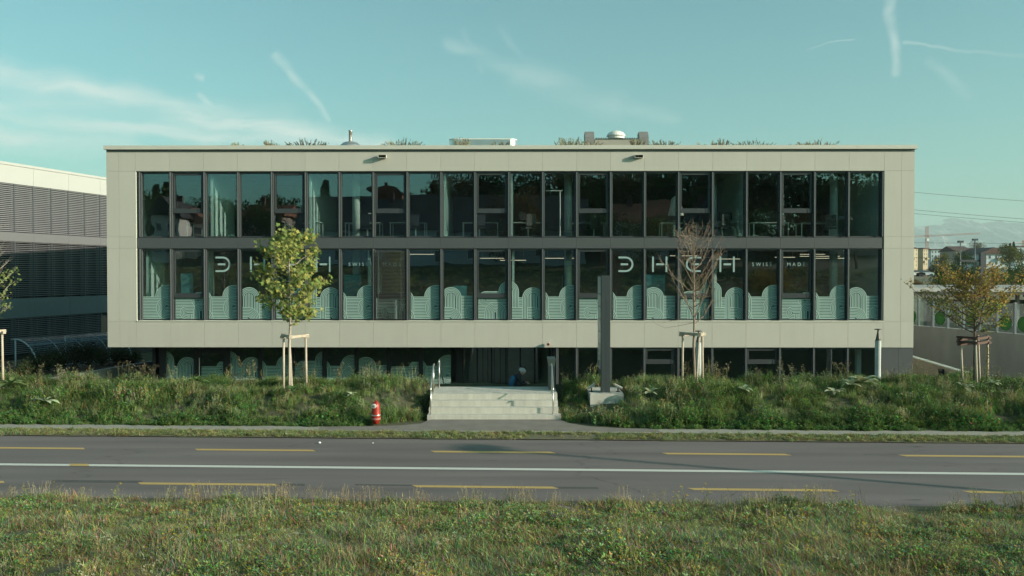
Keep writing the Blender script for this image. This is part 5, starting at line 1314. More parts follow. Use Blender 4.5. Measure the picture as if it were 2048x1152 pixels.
bs = thing('bicycle_shelter', 'curved translucent bicycle shelter with pale steel frame in the shade', 'shelter', (sA.x, sA.y, -1.2), math.atan2(dS.y, dS.x))
Ls = 5.4; arc = []
for k in range(9):
    a = R(100) - R(82) * k / 8; arc.append((-(1.05 + math.cos(a) * 1.9) + .7, .25 + 1.9 * math.sin(a) - .02))
M_sf = mat('shelter_frame', (.40, .45, .47), .4)
for q in range(5):
    x = Ls * q / 4; b = MB(); b.tube([(x, yy, zz) for yy, zz in arc], .035 if q in (0, 4) else .016, 6); b.build('arch_rib', M_sf, bs, smooth=True)
    b = MB(); b.tube([(x, arc[1][0], 0), (x, arc[1][0], arc[1][1])], .04, 8)
    if q in (0, 2, 4): b.build('shelter_post', M_sf, bs, smooth=True)
for k in (0, 4, 8):
    b = MB(); b.tube([(0, arc[k][0], arc[k][1]), (Ls, arc[k][0], arc[k][1])], .025, 6); b.build('purlin', M_sf, bs, smooth=True)
M_poly = glass_mat('polycarbonate', (.62, .70, .72), 1.4, .25)
for q in range(4):
    x0 = Ls * q / 4 + .04; x1 = Ls * (q + 1) / 4 - .04; b = MB()
    for k in range(8):
        (ya, za), (yb, zb_) = arc[k], arc[k + 1]; b.add([(x0, ya, za + .03), (x1, ya, za + .03), (x1, yb, zb_ + .03), (x0, yb, zb_ + .03)], [(0, 1, 2, 3)])
    b.build('roof_sheet', M_poly, bs, smooth=True)

# ------------------------------------------------------------------ right side: walls, railway barrier, canopy
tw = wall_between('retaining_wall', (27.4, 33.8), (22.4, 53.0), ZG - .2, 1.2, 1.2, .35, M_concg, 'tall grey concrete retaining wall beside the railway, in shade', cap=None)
Lw = (Vector((22.4, 53.0)) - Vector((27.4, 33.8))).length
b = MB()
wall_between('ramp_wall', (20.6, 31.5), (19.6, 44.5), ZG - .2, -.62, .22, .25, mat('ramp_concrete', (.36, .33, .27), .85, var=.12, scale=.8, coord='World'), 'low sloping concrete ramp wall with a pale cap before the tall wall', cap=M_conc)
nb_ = thing('noise_barrier', 'glazed railway noise barrier with green discs on the concrete wall', 'barrier', (27.4, 33.8, 1.2), math.atan2(53.0 - 33.8, 22.4 - 27.4))
pm = MB(); pm.box(-.05, .05, -.06, .06, 0, 1.55); pm = make_mesh(pm, 'barrier_post', mat('barrier_post_grey', (.14, .15, .16), .5))
gp = MB(); gp.box(.05, 1.07, -.008, .008, .04, 1.5); gp = make_mesh(gp, 'glass_panel', glass_mat('barrier_glass', (.78, .86, .88), 1.7))
M_gdisc = foliage_mat('green_disc_print', trans=.5, patch=0, vary=0)
dm = MB(); dm.lathe([(.30, -.006), (.36, -.006), (.36, .006), (.30, .006)], 28)
def disc_mesh():
    b = MB(); ps = [(0, 0, 0)]
    for rr_ in (.18, .34, .38):
        for k in range(28): ps.append((.56 + rr_ * math.cos(2 * PI * k / 28), -.012, .50 + rr_ * 1.0 * math.sin(2 * PI * k / 28)))
    ps[0] = (.56, -.012, .50); fs = []; cols = []
    for k in range(28):
        b.add([ps[0], ps[1 + k], ps[1 + (k + 1) % 28]], [(0, 1, 2)], 0, (.04, .095, .03))
        b.add([ps[1 + k], ps[29 + k], ps[29 + (k + 1) % 28], ps[1 + (k + 1) % 28]], [(0, 1, 2, 3)], 0, (.035, .085, .027))
        b.add([ps[29 + k], ps[57 + k], ps[57 + (k + 1) % 28], ps[29 + (k + 1) % 28]], [(0, 1, 2, 3)], 0, (.015, .05, .02))
    return b
for i in range(17):
    link_mesh('barrier_post', pm, nb_, (i * 1.12, 0, 0))
    g_ = link_mesh('glass_panel', gp, nb_, (i * 1.12, 0, 0))
    if i % 2 == 0 or i in (3, 7):
        for sgn in (1,):
            o = disc_mesh().build('green_disc', M_gdisc, g_); o.scale = (1, -1, 1)
cn = thing('platform_canopy', 'long pale flat platform canopy roof with posts behind the glazed barrier', 'canopy', (23, 54, 0))
b = MB(); b.prism([(54.0 - 54, 2.86), (-.2, 3.05), (0, 3.3), (4.5, 3.42), (4.5, 2.86)], -6, 42, axis='x'); b.build('canopy_roof', mat('canopy_grey', (.32, .315, .29), .7, var=.18, scale=2.5, stretch=(1, 1, 5), coord='World'), cn)
for i in range(12): box_obj('canopy_post', (-5 + i * 3.7, -4.82 + i * 3.7, 1.2, 1.4, ZG, 2.855), mat('canopy_post_grey', (.22, .20, .19), .6), cn)
box_obj('back_screen', (-6, 42, 4.2, 4.3, 1.0, 2.4), mat('screen_blue_grey', (.055, .07, .075), .6), cn)
b = MB(); b.box(23.0, 70, 53.2, 60, ZG - .1, 1.0); b.build('platform', mat('platform_gravel', (.085, .09, .075), .95, var=.3, scale=4, coord='World'))['kind'] = 'structure'
sb = thing('stair_block', 'dark glazed stair enclosure beside the building edge on the platform', 'enclosure', (24.0, 51.6, 1.0))
b = MB(); b.box(-.6, 1.0, 0, 1.4, 0, 1.72); b.build('enclosure_wall', mat('mossy_glass', (.10, .12, .075), .4, var=.3, scale=2), sb); box_obj('enclosure_door', (1.001, 1.26, .1, 1.3, 0, 1.7), M_black, sb)

# scooters in the yard
def scooter(px, Y, rz, col, lab):
    p = at(px, 760, Y); t = thing('parked_scooter', lab, 'scooter', (p.x, Y, ZG), rz, 'scooters parked beside the building')
    m_ = mat('scooter_paint_%d' % int(px), col, .3, var=.05)
    for yy in (-.62, .62):
        b = MB(); pts = [(0, yy + .2 * math.cos(a), .24 + .2 * math.sin(a)) for a in [2 * PI * k / 16 for k in range(17)]]; b.tube(pts, .055, 6, caps=False); b.build('wheel', M_black, t, smooth=True)
    b = MB(); b.prism([(-.85, .45), (-.8, .75), (-.25, .80), (-.1, .38), (.3, .36), (.42, .95), (.56, 1.02), (.72, .5), (.5, .28), (-.6, .26)], -.17, .17, axis='x'); b.build('scooter_body', m_, t)
    b = MB(); b.prism([(-.82, .76), (-.78, .86), (-.2, .84), (-.18, .79)], -.15, .15, axis='x'); b.build('saddle', M_black, t)
    b = MB(); b.tube([(-.34, .36, 1.12), (0, .45, 1.06), (.34, .36, 1.12)], .02, 6); b.build('handlebar', M_black, t)
    b = MB(); b.prism([(.50, 1.04), (.52, 1.05), (.36, 1.46), (.34, 1.45)], -.2, .2, axis='x'); b.build('windscreen', glass_mat('screen_glass', (.6, .7, .72), 1.8), t)
    b = MB(); b.lathe([(.07, 0), (.06, .03)], 12); o = b.build('headlight', M_white, t); o.rotation_euler = (R(-90), 0, 0); o.location = (0, .60, .88)
scooter(1856, 34.6, R(160), (.34, .36, .37), 'light grey scooter with windscreen parked beside the right corner of the building')
scooter(1829, 35.4, R(150), (.03, .03, .035), 'black scooter half hidden by the right building corner')
for px, py, lab in ((1849, 746, 'small dark box on the ramp wall behind the scooters'), (1893, 763, 'small dark box low on the ramp wall right of the scooters')):
    p = at(px, py, 39 if px < 1870 else 36); t = thing('wall_box', lab, 'utility box', (20.05 - (p.y - 38) * .077 - .18, p.y, p.z)); b = MB(); b.box(-.12, 0, -.15, .15, -.2, .2); b.build('box_body', M_black, t); box_obj('box_lid', (-.14, -.121, -.16, .16, .1, .21), M_rail, t)

# ------------------------------------------------------------------ person bending behind the landing
def skinned(name, verts, edges, radii, m, parent, root=0, sub=2):
    me = bpy.data.meshes.new(name); me.from_pydata(verts, edges, []); o = bpy.data.objects.new(name, me); C.objects.link(o); o.parent = parent
    md = o.modifiers.new('skin', 'SKIN'); md.use_smooth_shade = True
    sv = me.skin_vertices[0] if me.skin_vertices else None
    for i, r_ in enumerate(radii):
        me.skin_vertices[0].data[i].radius = (r_, r_) if not isinstance(r_, tuple) else r_
    me.skin_vertices[0].data[root].use_root = True
    sm = o.modifiers.new('sub', 'SUBSURF'); sm.levels = sub; sm.render_levels = sub
    me.materials.append(m); return o
PY = 27.0; pp = at(1036, 760, PY)
ps = thing('person', 'seated person in dark clothes with white cycle helmet and blue backpack behind the landing', 'person', (pp.x, PY - .02, .47))
M_cloth = mat('dark_jacket', (.018, .022, .03), .85); M_skin = mat('skin', (.40, .24, .17), .6)
hz = .60
V = [(-.10, 0, .11), (-.15, 0, .27), (-.07, 0, .43), (.03, 0, .50), (.09, 0, .555), (.14, 0, .61),
     (-.02, -.06, .10), (.22, .26, .16), (.20, .40, -.24), (.26, .50, -.26), (-.02, .10, .10), (.14, .42, .16), (.12, .56, -.24), (.18, .66, -.26),
     (.0, -.18, .44), (.12, -.16, .24), (.28, .06, .22), (-.02, .18, .44), (.10, .26, .24), (.26, .24, .24)]
E = [(0, 1), (1, 2), (2, 3), (3, 4), (4, 5), (0, 6), (6, 7), (7, 8), (8, 9), (0, 10), (10, 11), (11, 12), (12, 13), (3, 14), (14, 15), (15, 16), (3, 17), (17, 18), (18, 19)]
Rr_ = [.135, .13, .135, .10, .05, .055, .085, .06, .042, .042, .085, .06, .042, .042, .058, .045, .033, .058, .045, .033]
skinned('body', V, E, Rr_, M_cloth, ps)
b = MB(); b.lathe([(.0, -.12), (.05, -.115), (.074, -.07), (.082, 0), (.075, .07), (.04, .1), (0, .105)], 16); o = b.build('head', M_skin, ps, smooth=True); o.location = (.155, 0, hz + .01); o.rotation_euler = (0, R(35), 0)
for s_ in (-1, 1):
    b = MB(); b.lathe([(.0, -.008), (.01, 0), (0, .008)], 8); o = b.build('eye', M_black, ps); o.location = (.238, s_ * .03, hz - .01)
    b = MB(); b.tube([(.15, s_ * .078, hz + .01), (.15, s_ * .092, hz - .02), (.155, s_ * .08, hz - .05)], .012, 6); b.build('ear', M_skin, ps)
b = MB(); b.prism([(.22, hz + .0), (.262, hz - .045), (.22, hz - .05)], -.014, .014); b.build('nose', M_skin, ps)
for s_, cx_, cy_, cz_ in ((-1, .28, .06, .22), (1, .26, .24, .24)):
    hb = MB(); c0 = Vector((cx_, cy_, cz_)); hb.tube([c0 - Vector((.03, 0, 0)), c0 + Vector((.05, 0, 0))], [.03, .04], 8)
    for f_ in range(4): hb.tube([c0 + Vector((.045, .03 - f_ * .022, 0)), c0 + Vector((.09, .033 - f_ * .022, -.005)), c0 + Vector((.105 - .004 * f_, .033 - f_ * .022, -.035))], [.010, .009, .007], 6)
    hb.tube([c0 + Vector((.01, s_ * -.04, 0)), c0 + Vector((.04, s_ * -.07, .01)), c0 + Vector((.07, s_ * -.065, -.005))], [.011, .01, .008], 6); hb.build('hand', M_skin, ps, smooth=True)
hm = MB(); hm.lathe([(.104, -.03), (.114, .0), (.110, .05), (.09, .095), (.05, .12), (0, .127)], 20); o = hm.build('helmet', mat('helmet_white', (.38, .38, .37), .4), ps, smooth=True); o.location = (.13, 0, hz + .03); o.rotation_euler = (0, R(30), 0)
for s_ in (-.05, 0, .05):
    b = MB(); b.tube([(.15 + .115 * math.sin(a), s_, hz + .035 + .122 * math.cos(a)) for a in [R(-30) + R(22) * k for k in range(6)]], .017, 5); b.build('helmet_vent', M_black, ps)
b = MB(); b.lathe([(.0, 0), (.11, .02), (.135, .12), (.135, .26), (.10, .34), (0, .37)], 16); o = b.build('backpack', mat('backpack_blue', (.015, .10, .20), .7, var=.2, scale=6), ps, smooth=True); o.location = (-.24, -.06, .14); o.rotation_euler = (0, R(18), 0); o.scale = (.7, 1, 1)

# ------------------------------------------------------------------ far background
def crown_mesh(name, seed, h, w, cols, n=2600, leafs=.42, lobes=11, conifer=False):
    r = random.Random(seed); mb = MB()
    if conifer:
        for i in range(n):
            t = r.random() ** .8; z = h * (.12 + .88 * t); rad = w * (1 - t) ** .85 * (.55 + .45 * math.sin(z * 6) ** 2) * math.sqrt(r.random() * .7 + .3); a = r.uniform(0, 6.28)
            leaf(mb, (rad * math.cos(a), rad * math.sin(a), z), (math.cos(a), math.sin(a), -.35), (r.gauss(0, .4), r.gauss(0, .4), 1), leafs * 1.4, leafs * .6, jit(r, r.choice(cols), .3))
        return mb
    L_ = [(r.gauss(0, .42) * w, r.gauss(0, .42) * w, h * r.uniform(.35, .86), w * r.uniform(.34, .58)) for _ in range(lobes)]
    for i in range(n):
        cx, cy, cz, rad = r.choice(L_); d = Vector((r.gauss(0, 1), r.gauss(0, 1), r.gauss(0, 1))).normalized(); q = Vector((cx, cy, cz)) + d * rad * (r.random() ** .35)
        if q.z < h * .12: continue
        leaf(mb, q, (d + Vector((r.gauss(0, .7), r.gauss(0, .7), r.gauss(0, .7)))), (r.gauss(0, 1), r.gauss(0, 1), r.gauss(0, 1)), leafs * r.uniform(.6, 1.3), leafs * .6, jit(r, r.choice(cols), .35))
    return mb
TV = {}
G1 = [(.055, .085, .032), (.075, .10, .04), (.04, .065, .017)]; G2 = [(.15, .15, .05), (.11, .13, .045), (.19, .16, .055)]; G3 = [(.13, .08, .04), (.10, .085, .035), (.17, .11, .05)]
for nm, cols, h, w, con in (('green', G1, 9, 4.2, 0), ('yellow', G2, 8, 3.8, 0), ('brown', G3, 9, 4.0, 0), ('wide', G1, 8, 5.5, 0), ('fir', [(.03, .055, .03), (.045, .065, .035)], 12, 2.6, 1)):
    for k in range(2):
        mb = crown_mesh('crown', hash(nm) % 1000 * 0 + len(TV) * 7 + k, h, w, cols, n=3000, conifer=bool(con)); me = bpy.data.meshes.new('crown'); me.from_pydata(mb.v, [], mb.f); me.materials.append(M_fartree)
        ca = me.color_attributes.new('Col', 'FLOAT_COLOR', 'CORNER'); data = []
        for f, c_ in zip(mb.f, mb.c): data += [c_[0], c_[1], c_[2], 1.0] * len(f)
        ca.data.foreach_set('color', data); me.update()
        tb = MB(); tb.tube([(0, 0, -.5), (.1, 0, h * .35), (0, .1, h * .7)], [.28, .2, .08], 7)
        for q in range(5):
            a = q * 1.3; tb.tube([(0, 0, h * (.25 + q * .07)), (math.cos(a) * w * .5, math.sin(a) * w * .5, h * (.45 + q * .07))], [.12, .04], 5)
        TV[(nm, k)] = (make_mesh(tb, 'trunk', M_bark_d), me, h, w)
far_n = 0
def far_tree(kind, x, y, z, h, lab, seed=0, wide=1.0, grp='trees in the background'):
    global far_n
    tm, cm, hh, ww = TV[(kind, far_n % 2)]; far_n += 1
    t = thing('tree' if kind != 'fir' else 'fir_tree', lab, 'tree', (x, y, z), seed * 1.7 + far_n, grp); s_ = h / hh
    a = link_mesh('trunk', tm, t); c_ = link_mesh('crown', cm, t); t.scale = (s_ * wide, s_ * wide, s_)
# right background (through the gap right of the building)
bgt = [ # px, top py, base py, Y, kind, width, label
    (1831, 553, 585, 95, 'brown', 1.0, 'bushy brownish tree at the building edge above the canopy'), (1868, 522, 560, 260, 'green', .9, 'round green tree right of the cream apartment block'), (1872, 552, 590, 110, 'wide', 1.0, 'dark wide bush behind the canopy, left part'),
    (1893, 528, 580, 150, 'green', 1.0, 'dark tree left of the first light mast'), (1885, 508, 540, 300, 'yellow', .9, 'small yellowish tree before the pale long building'), (1912, 526, 585, 130, 'wide', .9, 'dark tree right behind the orange tree top'), (1935, 538, 588, 120, 'green', 1.0, 'dark tree under the gantry beam'),
    (1962, 485, 515, 620, 'brown', 1.0, 'round bare looking tree above the roofs'), (1990, 541, 585, 120, 'yellow', 1.0, 'light green tree before the blue grey building'), (2010, 545, 588, 105, 'wide', 1.0, 'broad olive tree right of the catenary mast'), (2020, 490, 540, 300, 'yellow', 1.0, 'yellow green tree right above the blue grey building'),
    (2030, 528, 585, 130, 'green', .9, 'dark tree near the right edge'), (2048, 530, 590, 110, 'wide', .9, 'dark wide tree at the right edge'), (2020, 486, 530, 330, 'fir', .8, 'dark cedar like tree near the right edge'), (2027, 483, 520, 330, 'fir', .9, 'fir tree right of the cedar like one'), (2044, 500, 530, 340, 'green', .8, 'green tree in front of the far right block'),
    (1900, 565, 592, 90, 'wide', .8, 'low dark bush above the canopy middle'), (2005, 572, 592, 85, 'yellow', 1.2, 'low yellowish hedge bush above the canopy'), (1955, 555, 592, 95, 'green', 1.0, 'dark bush by the catenary mast foot'), (1955, 524, 560, 200, 'green', .9, 'green tree left of the blue grey building'), (1925, 505, 550, 260, 'green', 1.0, 'green tree below the beige gable'), (1975, 580, 594, 82, 'wide', 1.0, 'lowest dark bush above the canopy')]
for i, (px, pt_, pb_, Y, kind, wd, lab) in enumerate(bgt):
    a = at(px, pb_, Y); c_ = at(px, pt_, Y); far_tree(kind, a.x, Y, a.z, c_.z - a.z, lab, i, wd)
def far_ground(px0, px1, py, Y0, Y1, m, name):
    a = at(px0, py, Y0); c_ = at(px1, py, Y0)
b = MB(); b.add([(20, 75, -1.0), (75, 75, -1.0), (150, 160, .5), (260, 260, 1.6), (700, 720, 2.6), (150, 900, 2.6), (60, 260, 1.6), (35, 130, 0)], [(0, 1, 2, 3, 4, 5, 6, 7)]); b.build('field', mat('stubble_field', (.22, .17, .11), .95, scale=.05, col2=(.12, .12, .06), coord='World'))['kind'] = 'structure'
M_cream = mat('cream_render', (.42, .35, .235), .8, var=.04, coord='World', scale=.3); M_pink = mat('beige_render', (.40, .31, .26), .8, var=.05, coord='World', scale=.3)
M_blueg = mat('blue_grey_render', (.46, .52, .54), .8, var=.05, coord='World', scale=.3); M_roofb = mat('brown_tiles', (.10, .06, .05), .85, var=.15, coord='World', scale=.5); M_win = mat('far_window', (.07, .09, .10), .3)
def far_block(px0, px1, pt_, pb_, Y, depth, m, lab, storeys, bays, roof='flat', rot=0, grp='apartment blocks beyond the railway', white_end=False):
    a = at(px0, pb_, Y); c_ = at(px1, pt_, Y); w = c_.x - a.x; h = c_.z - a.z + 4
    t = thing('apartment_block', lab, 'building', (a.x, Y, a.z - 4), rot, grp)
    box_obj('wall', (0, w, 0, depth, 0, h), m, t)
    if roof == 'flat': box_obj('roof', (-.6, w + .6, -.6, depth + .6, h, h + .7), M_roofb, t)
    elif roof == 'gable':
        b = MB(); b.prism([(-1.2, h), (w / 2, h + 2.6), (w + 1.2, h)], -.8, depth + .8); b.build('roof', M_roofb, t)
    else:
        b = MB(); b.prism([(-.8, h), (depth / 2, h + 2.6), (depth + .8, h)], -.8, w + .8, axis='x'); b.build('roof', M_roofb, t)
    fh = (h - 4) / storeys
    wm = MB(); wm.box(-.5 * fh * .3, .5 * fh * .3, -.06, -.003, 0, fh * .48); wm = make_mesh(wm, 'window', M_win)
    for s_ in range(storeys):
        for q in range(bays): link_mesh('window', wm, t, (w * (q + .5) / bays, 0, 4 + fh * s_ + fh * .28))
    if white_end:
        for q in range(3): box_obj('pale_fin', (w + .01, w + .5, depth * q / 3 + .5, depth * q / 3 + depth * .2, 0, h), M_white, t)
    for q in range(2):
        box_obj('balcony', (w * (.25 + .5 * q) - 1, w * (.25 + .5 * q) + 1, -1.1, -.07, 4 + fh * (q + 1), 4 + fh * (q + 1) + .9), M_cream, t)
far_block(1800, 1872, 496, 534, 480, 14, M_cream, 'cream apartment block with brown roof at the building edge', 5, 6, 'hip', rot=R(38))
far_block(1846, 1862, 498, 532, 505, 12, M_cream, 'narrow white balcony block beside the cream one', 5, 2, 'flat', rot=R(30))
far_block(1862, 1918, 500, 525, 560, 14, M_blueg, 'long pale grey building with dark roof behind the trees', 3, 9, 'flat')
far_block(1912, 1942, 502, 532, 420, 16, M_pink, 'beige gable ended block left of the second light mast', 4, 3, 'hip')
far_block(1938, 1985, 504, 528, 450, 14, M_cream, 'cream block with long brown roof right of the beige gable', 3, 6, 'hip', rot=R(25))
far_block(1960, 2012, 508, 545, 330, 16, M_blueg, 'blue grey gabled building with white fins at its end', 3, 4, 'gable', white_end=True)
far_block(2028, 2090, 494, 520, 560, 14, M_blueg, 'pale blue block at the right edge', 3, 7, 'flat')
far_block(1975, 2040, 497, 515, 700, 14, M_roofb, 'dark low roofed building far behind the cedar', 2, 8, 'flat')
# far wood that reads as one mass around the valley floor
wc = bpy.data.collections.new('wood_crowns')
for i_, (k_, v_) in enumerate(sorted(TV.items(), key=lambda q: str(q[0]))):
    if k_[0] == 'fir' and k_[1] == 1: continue
    wc.objects.link(bpy.data.objects.new('wood_%02d' % i_, v_[1]))
r = random.Random(90); pts = []
for i in range(900):
    Yw = r.choice((r.uniform(620, 1000), r.uniform(1000, 2400))); xw = r.uniform(-1.0, 1.3) * Yw
    pts.append((xw, Yw, -2.0 + r.uniform(-.5, .5), r.uniform(0, 6.28), 0, r.uniform(.7, 1.25) * (1 + Yw / 4000), r.randrange(len(wc.objects))))
for i in range(150):
    Yw = r.uniform(110, 420); xw = Yw * r.uniform(.66, 1.4)
    pts.append((xw, Yw, -1.4, r.uniform(0, 6.28), 0, r.uniform(.6, 1.0), r.randrange(len(wc.objects))))
scatter('far_wood', pts, wc, 'distant belt of trees across the valley floor behind the apartment blocks', 'wood')
# light masts, catenary
for px, py, Y, lab in ((1921, 483, 150, 'tall light mast left of the bare round tree'), (1950, 479, 150, 'slightly taller light mast at the bare round tree')):
    a = at(px, py, Y); t = thing('light_mast', lab, 'light mast', (a.x, Y, -1.6), group='light masts by the railway')
    b = MB(); b.tube([(0, 0, 0), (0, 0, a.z + 1.5)], [.17, .09], 8); b.build('mast_pole', M_rail, t, smooth=True); b = MB(); b.box(-.42, .42, -.3, .3, a.z + 1.4, a.z + 1.75); b.build('lamp_bank', mat('lamp_bank_dark', (.05, .07, .08), .5), t)
Yc = 68; a = at(1965, 505, Yc); t = thing('catenary_mast', 'dark grey railway catenary mast with horizontal gantry beam behind the orange tree', 'mast', (a.x, Yc, ZG))
box_obj('mast_body', (-.22, .22, -.15, .15, 0, a.z - ZG), mat('mast_grey', (.05, .06, .065), .6), t)
c_ = at(1920, 521, Yc); b = MB(); b.box(c_.x - a.x, -.221, -.06, .06, c_.z - ZG - .1, c_.z - ZG + .06); b.build('gantry_beam', MATS['mast_grey'], t)
for q in (.3, .7):
    b = MB(); xx = (c_.x - a.x) * q; b.tube([(xx, 0, c_.z - ZG - .1), (xx, 0, c_.z - ZG - .9)], .04, 6); b.build('insulator', M_bark_d, t)
def wire(px0, py0, px1, py1, Y0, Y1, sag, lab, rad=.02):
    a = at(px0, py0, Y0); c_ = at(px1, py1, Y1); t = thing('overhead_wire', lab, 'wire', a, group='overhead wires right of the building'); pts = []
    for i in range(13):
        q = i / 12; w_ = a.lerp(c_, q) - a; w_.z -= sag * 4 * q * (1 - q); pts.append(w_)
    b = MB(); b.tube(pts, rad, 4); b.build('wire_strand', M_black, t)
wire(1700, 372, 2300, 417, 110, 95, .25, 'highest overhead wire right of the building', .017); wire(1700, 407, 2300, 455, 110, 95, .2, 'upper wire of the close pair right of the building', .017); wire(1700, 415, 2300, 461, 110, 95, .2, 'lower wire of the close pair right of the building', .017)
wire(1750, 484, 2300, 486, 90, 90, .1, 'faint wire in front of the mountains', .012); wire(1760, 514, 2300, 518, 75, 75, .1, 'faint catenary wire across the apartment blocks', .012); wire(1760, 536, 2300, 540, 75, 75, .15, 'faint lower catenary wire across the trees', .012)
# crane
Yk = 520; a = at(1854, 453, Yk); zb = at(1854, 500, Yk).z - 20; t = thing('tower_crane', 'orange tower crane with long jib above the cream apartment block', 'crane', (a.x, Yk, zb))
M_or = mat('crane_orange', (.50, .20, .11), .6); H_ = a.z - zb; hj = at(1854, 472, Yk).z - zb
def lattice(mb, p0, p1, w, n, r_=.09):
    p0 = Vector(p0); p1 = Vector(p1); d = (p1 - p0); dn = d.normalized(); s = dn.cross(Vector((0, 1, 0))).normalized() * w / 2; q = Vector((0, w / 2, 0))
    cs_ = [s + q, s - q, -s - q, -s + q]
    for c0 in cs_: mb.tube([p0 + c0, p1 + c0], r_, 4)
    for i in range(n):
        aa = p0 + d * i / n; bb = p0 + d * (i + 1) / n
        for k in range(4): mb.tube([aa + cs_[k], bb + cs_[(k + 1) % 4]], r_ * .6, 3, caps=False)
b = MB(); lattice(b, (0, 0, 0), (0, 0, H_), 1.3, 20); b.build('crane_tower', M_or, t)
b = MB(); lattice(b, (0, 0, hj), (at(1960, 467, Yk).x - a.x, 0, hj + 1.6), .7, 26, .07); b.build('jib', M_or, t)
b = MB(); lattice(b, (0, 0, hj), (at(1815, 474, Yk).x - a.x, 0, hj - .6), .7, 10, .07); b.build('counter_jib', M_or, t)
b = MB(); b.box(-.7, .7, -1.4, 1.0, hj - 3.2, hj - 1.6); b.build('cab', M_white, t)
Yk2 = 800; a2 = at(2047, 483, Yk2); t = thing('tower_crane', 'second crane with short jib at the right edge', 'crane', (a2.x, Yk2, a2.z - 30)); b = MB(); lattice(b, (0, 0, 0), (0, 0, 31), 1.6, 16, .2); b.build('crane_tower', M_or, t)
b = MB(); lattice(b, (0, 0, 28.5), (at(2022, 483, Yk2).x - a2.x, 0, 29.0), 1.2, 10, .2); b.build('jib', M_white, t)
# parked cars far away
def far_car(px, py, Y, col, lab):
    a = at(px, py, Y); t = thing('parked_car', lab, 'car', (a.x, Y, a.z), 0, 'cars parked beyond the railway'); m_ = mat('car_paint_%d' % int(px), col, .3)
    b = MB(); b.prism([(-2.1, .3), (-2.15, .75), (-1.4, .92), (1.2, .95), (2.0, .8), (2.1, .3)], -.85, .85); b.build('body', m_, t)
    b = MB(); b.prism([(-1.0, .93), (-.5, 1.42), (.7, 1.42), (1.25, .96)], -.75, .75); b.build('cabin', M_win, t)
    for x_ in (-1.3, 1.3):
        for y_ in (-.86, .86):
            b = MB(); b.lathe([(.32, -.1), (.32, .1)], 14); o = b.build('wheel', M_black, t); o.rotation_euler = (R(90), 0, 0); o.location = (x_, y_, .32)
far_car(1829, 553, 190, (.62, .62, .60), 'white parked car at the building edge beyond the canopy'); far_car(1848, 553, 190, (.40, .46, .48), 'silver parked car right of the white one beyond the canopy')
# mountains
prof = [(-600, 520), (200, 505), (700, 490), (1100, 470), (1400, 462), (1600, 455), (1740, 462), (1826, 452), (1839, 454), (1853, 452), (1867, 450), (1880, 450.7), (1887, 445), (1900, 437.5), (1910, 435), (1926, 439), (1932, 443), (1939, 439.4), (1950, 447.7), (1954, 448.5), (1961, 445), (1973, 446), (1991, 442), (2008, 445), (2026, 447.7), (2048, 448), (2120, 455), (2250, 450), (2400, 470), (2700, 490)]
MYD = 12000; mb = MB(); vs = []; cols_ = 260; rows_ = 40
def prof_at(px):
    for (a, ya), (c_, yc) in zip(prof[:-1], prof[1:]):
        if a <= px <= c_: return ya + (yc - ya) * (px - a) / (c_ - a)
    return 520
for j in range(rows_):
    q = j / (rows_ - 1)
    for i in range(cols_):
        px = -600 + 2380 * (i / 90) if i < 90 else (1780 + 2.4 * (i - 90) if i < 220 else 2092 + 600 * ((i - 220) / (cols_ - 221)))
        top = at(px, prof_at(px) - 1.2 * abs(fbm(px, 0, .12)) , MYD); Y = MYD - 2600 * (1 - q) ** 1.0
        h = max(0, top.z) * q ** .85; h += (62 * fbm(px * .022, q * 5, 1.0, 5) - 26 * abs(fbm(px * .06 + q * 3, q * 2, 1.0, 4))) * (q * (1 - q) * 3.4); Y += 260 * fbm(px * .03, q * 4 + 9, 1.0, 4)
        vs.append((top.x * (1 - .0 * q), Y, h - 6 * (1 - q)))
fs = [(j * cols_ + i, j * cols_ + i + 1, (j + 1) * cols_ + i + 1, (j + 1) * cols_ + i) for j in range(rows_ - 1) for i in range(cols_ - 1)]
mb.add(vs, fs); mb.build('mountains', mat('mountain_rock', (.40, .38, .34), .95, scale=.0045, col2=(.03, .05, .045), coord='World'), smooth=False)['kind'] = 'structure'

# ------------------------------------------------------------------ what stands behind the camera and shows in the glass
def back(px, py, yb):
    D = 2 * BY - yb; return Vector(((px - 1024) / FPX * D, yb, CAM_Z + (547 - py) / FPX * D))
def house(px0, px1, py_eave, py_ridge, yb, m, roofm, lab, gable=True, ridge_x=False, windows_n=3, depth=9):
    a = back(px0, py_eave, yb); c_ = back(px1, py_eave, yb); rz_ = back(px0, py_ridge, yb).z; zb_ = ground_z(a.x, yb) - .5; w = c_.x - a.x
    t = thing('house', lab, 'house', (a.x, yb, zb_), 0, 'houses on the slope behind the viewpoint'); h = a.z - zb_
    box_obj('wall', (0, w, -depth, 0, 0, h), m, t); b = MB(); rh = rz_ - zb_
    if ridge_x: b.prism([(-depth - .6, h - .1), (-depth / 2, rh), (.6, h - .1)], -.5, w + .5, axis='x')
    else: b.prism([(-.6, h - .1), (w / 2, rh), (w + .6, h - .1)], -depth - .5, .5)
    b.build('roof', roofm, t)
    for s_ in range(2):
        for q in range(windows_n):
            x_ = w * (q + .5) / windows_n; z_ = h * .25 + s_ * h * .38
            if z_ + 1.3 < h: f_ = box_obj('window', (x_ - .5, x_ + .5, .003, .06, z_, z_ + 1.3), M_white, t); box_obj('pane', (x_ - .42, x_ + .42, .061, .07, z_ + .08, z_ + 1.22), M_win, f_)
    box_obj('chimney', (w * .3, w * .3 + .6, -depth / 2, -depth / 2 + .6, h, rh + .8), M_roofb, t)
M_dkroof = mat('dark_slate', (.05, .045, .045), .8); M_tile = mat('red_tiles', (.22, .085, .05), .85, var=.2, scale=1, coord='World'); M_rend = mat('white_render', (.62, .58, .52), .8, var=.05)
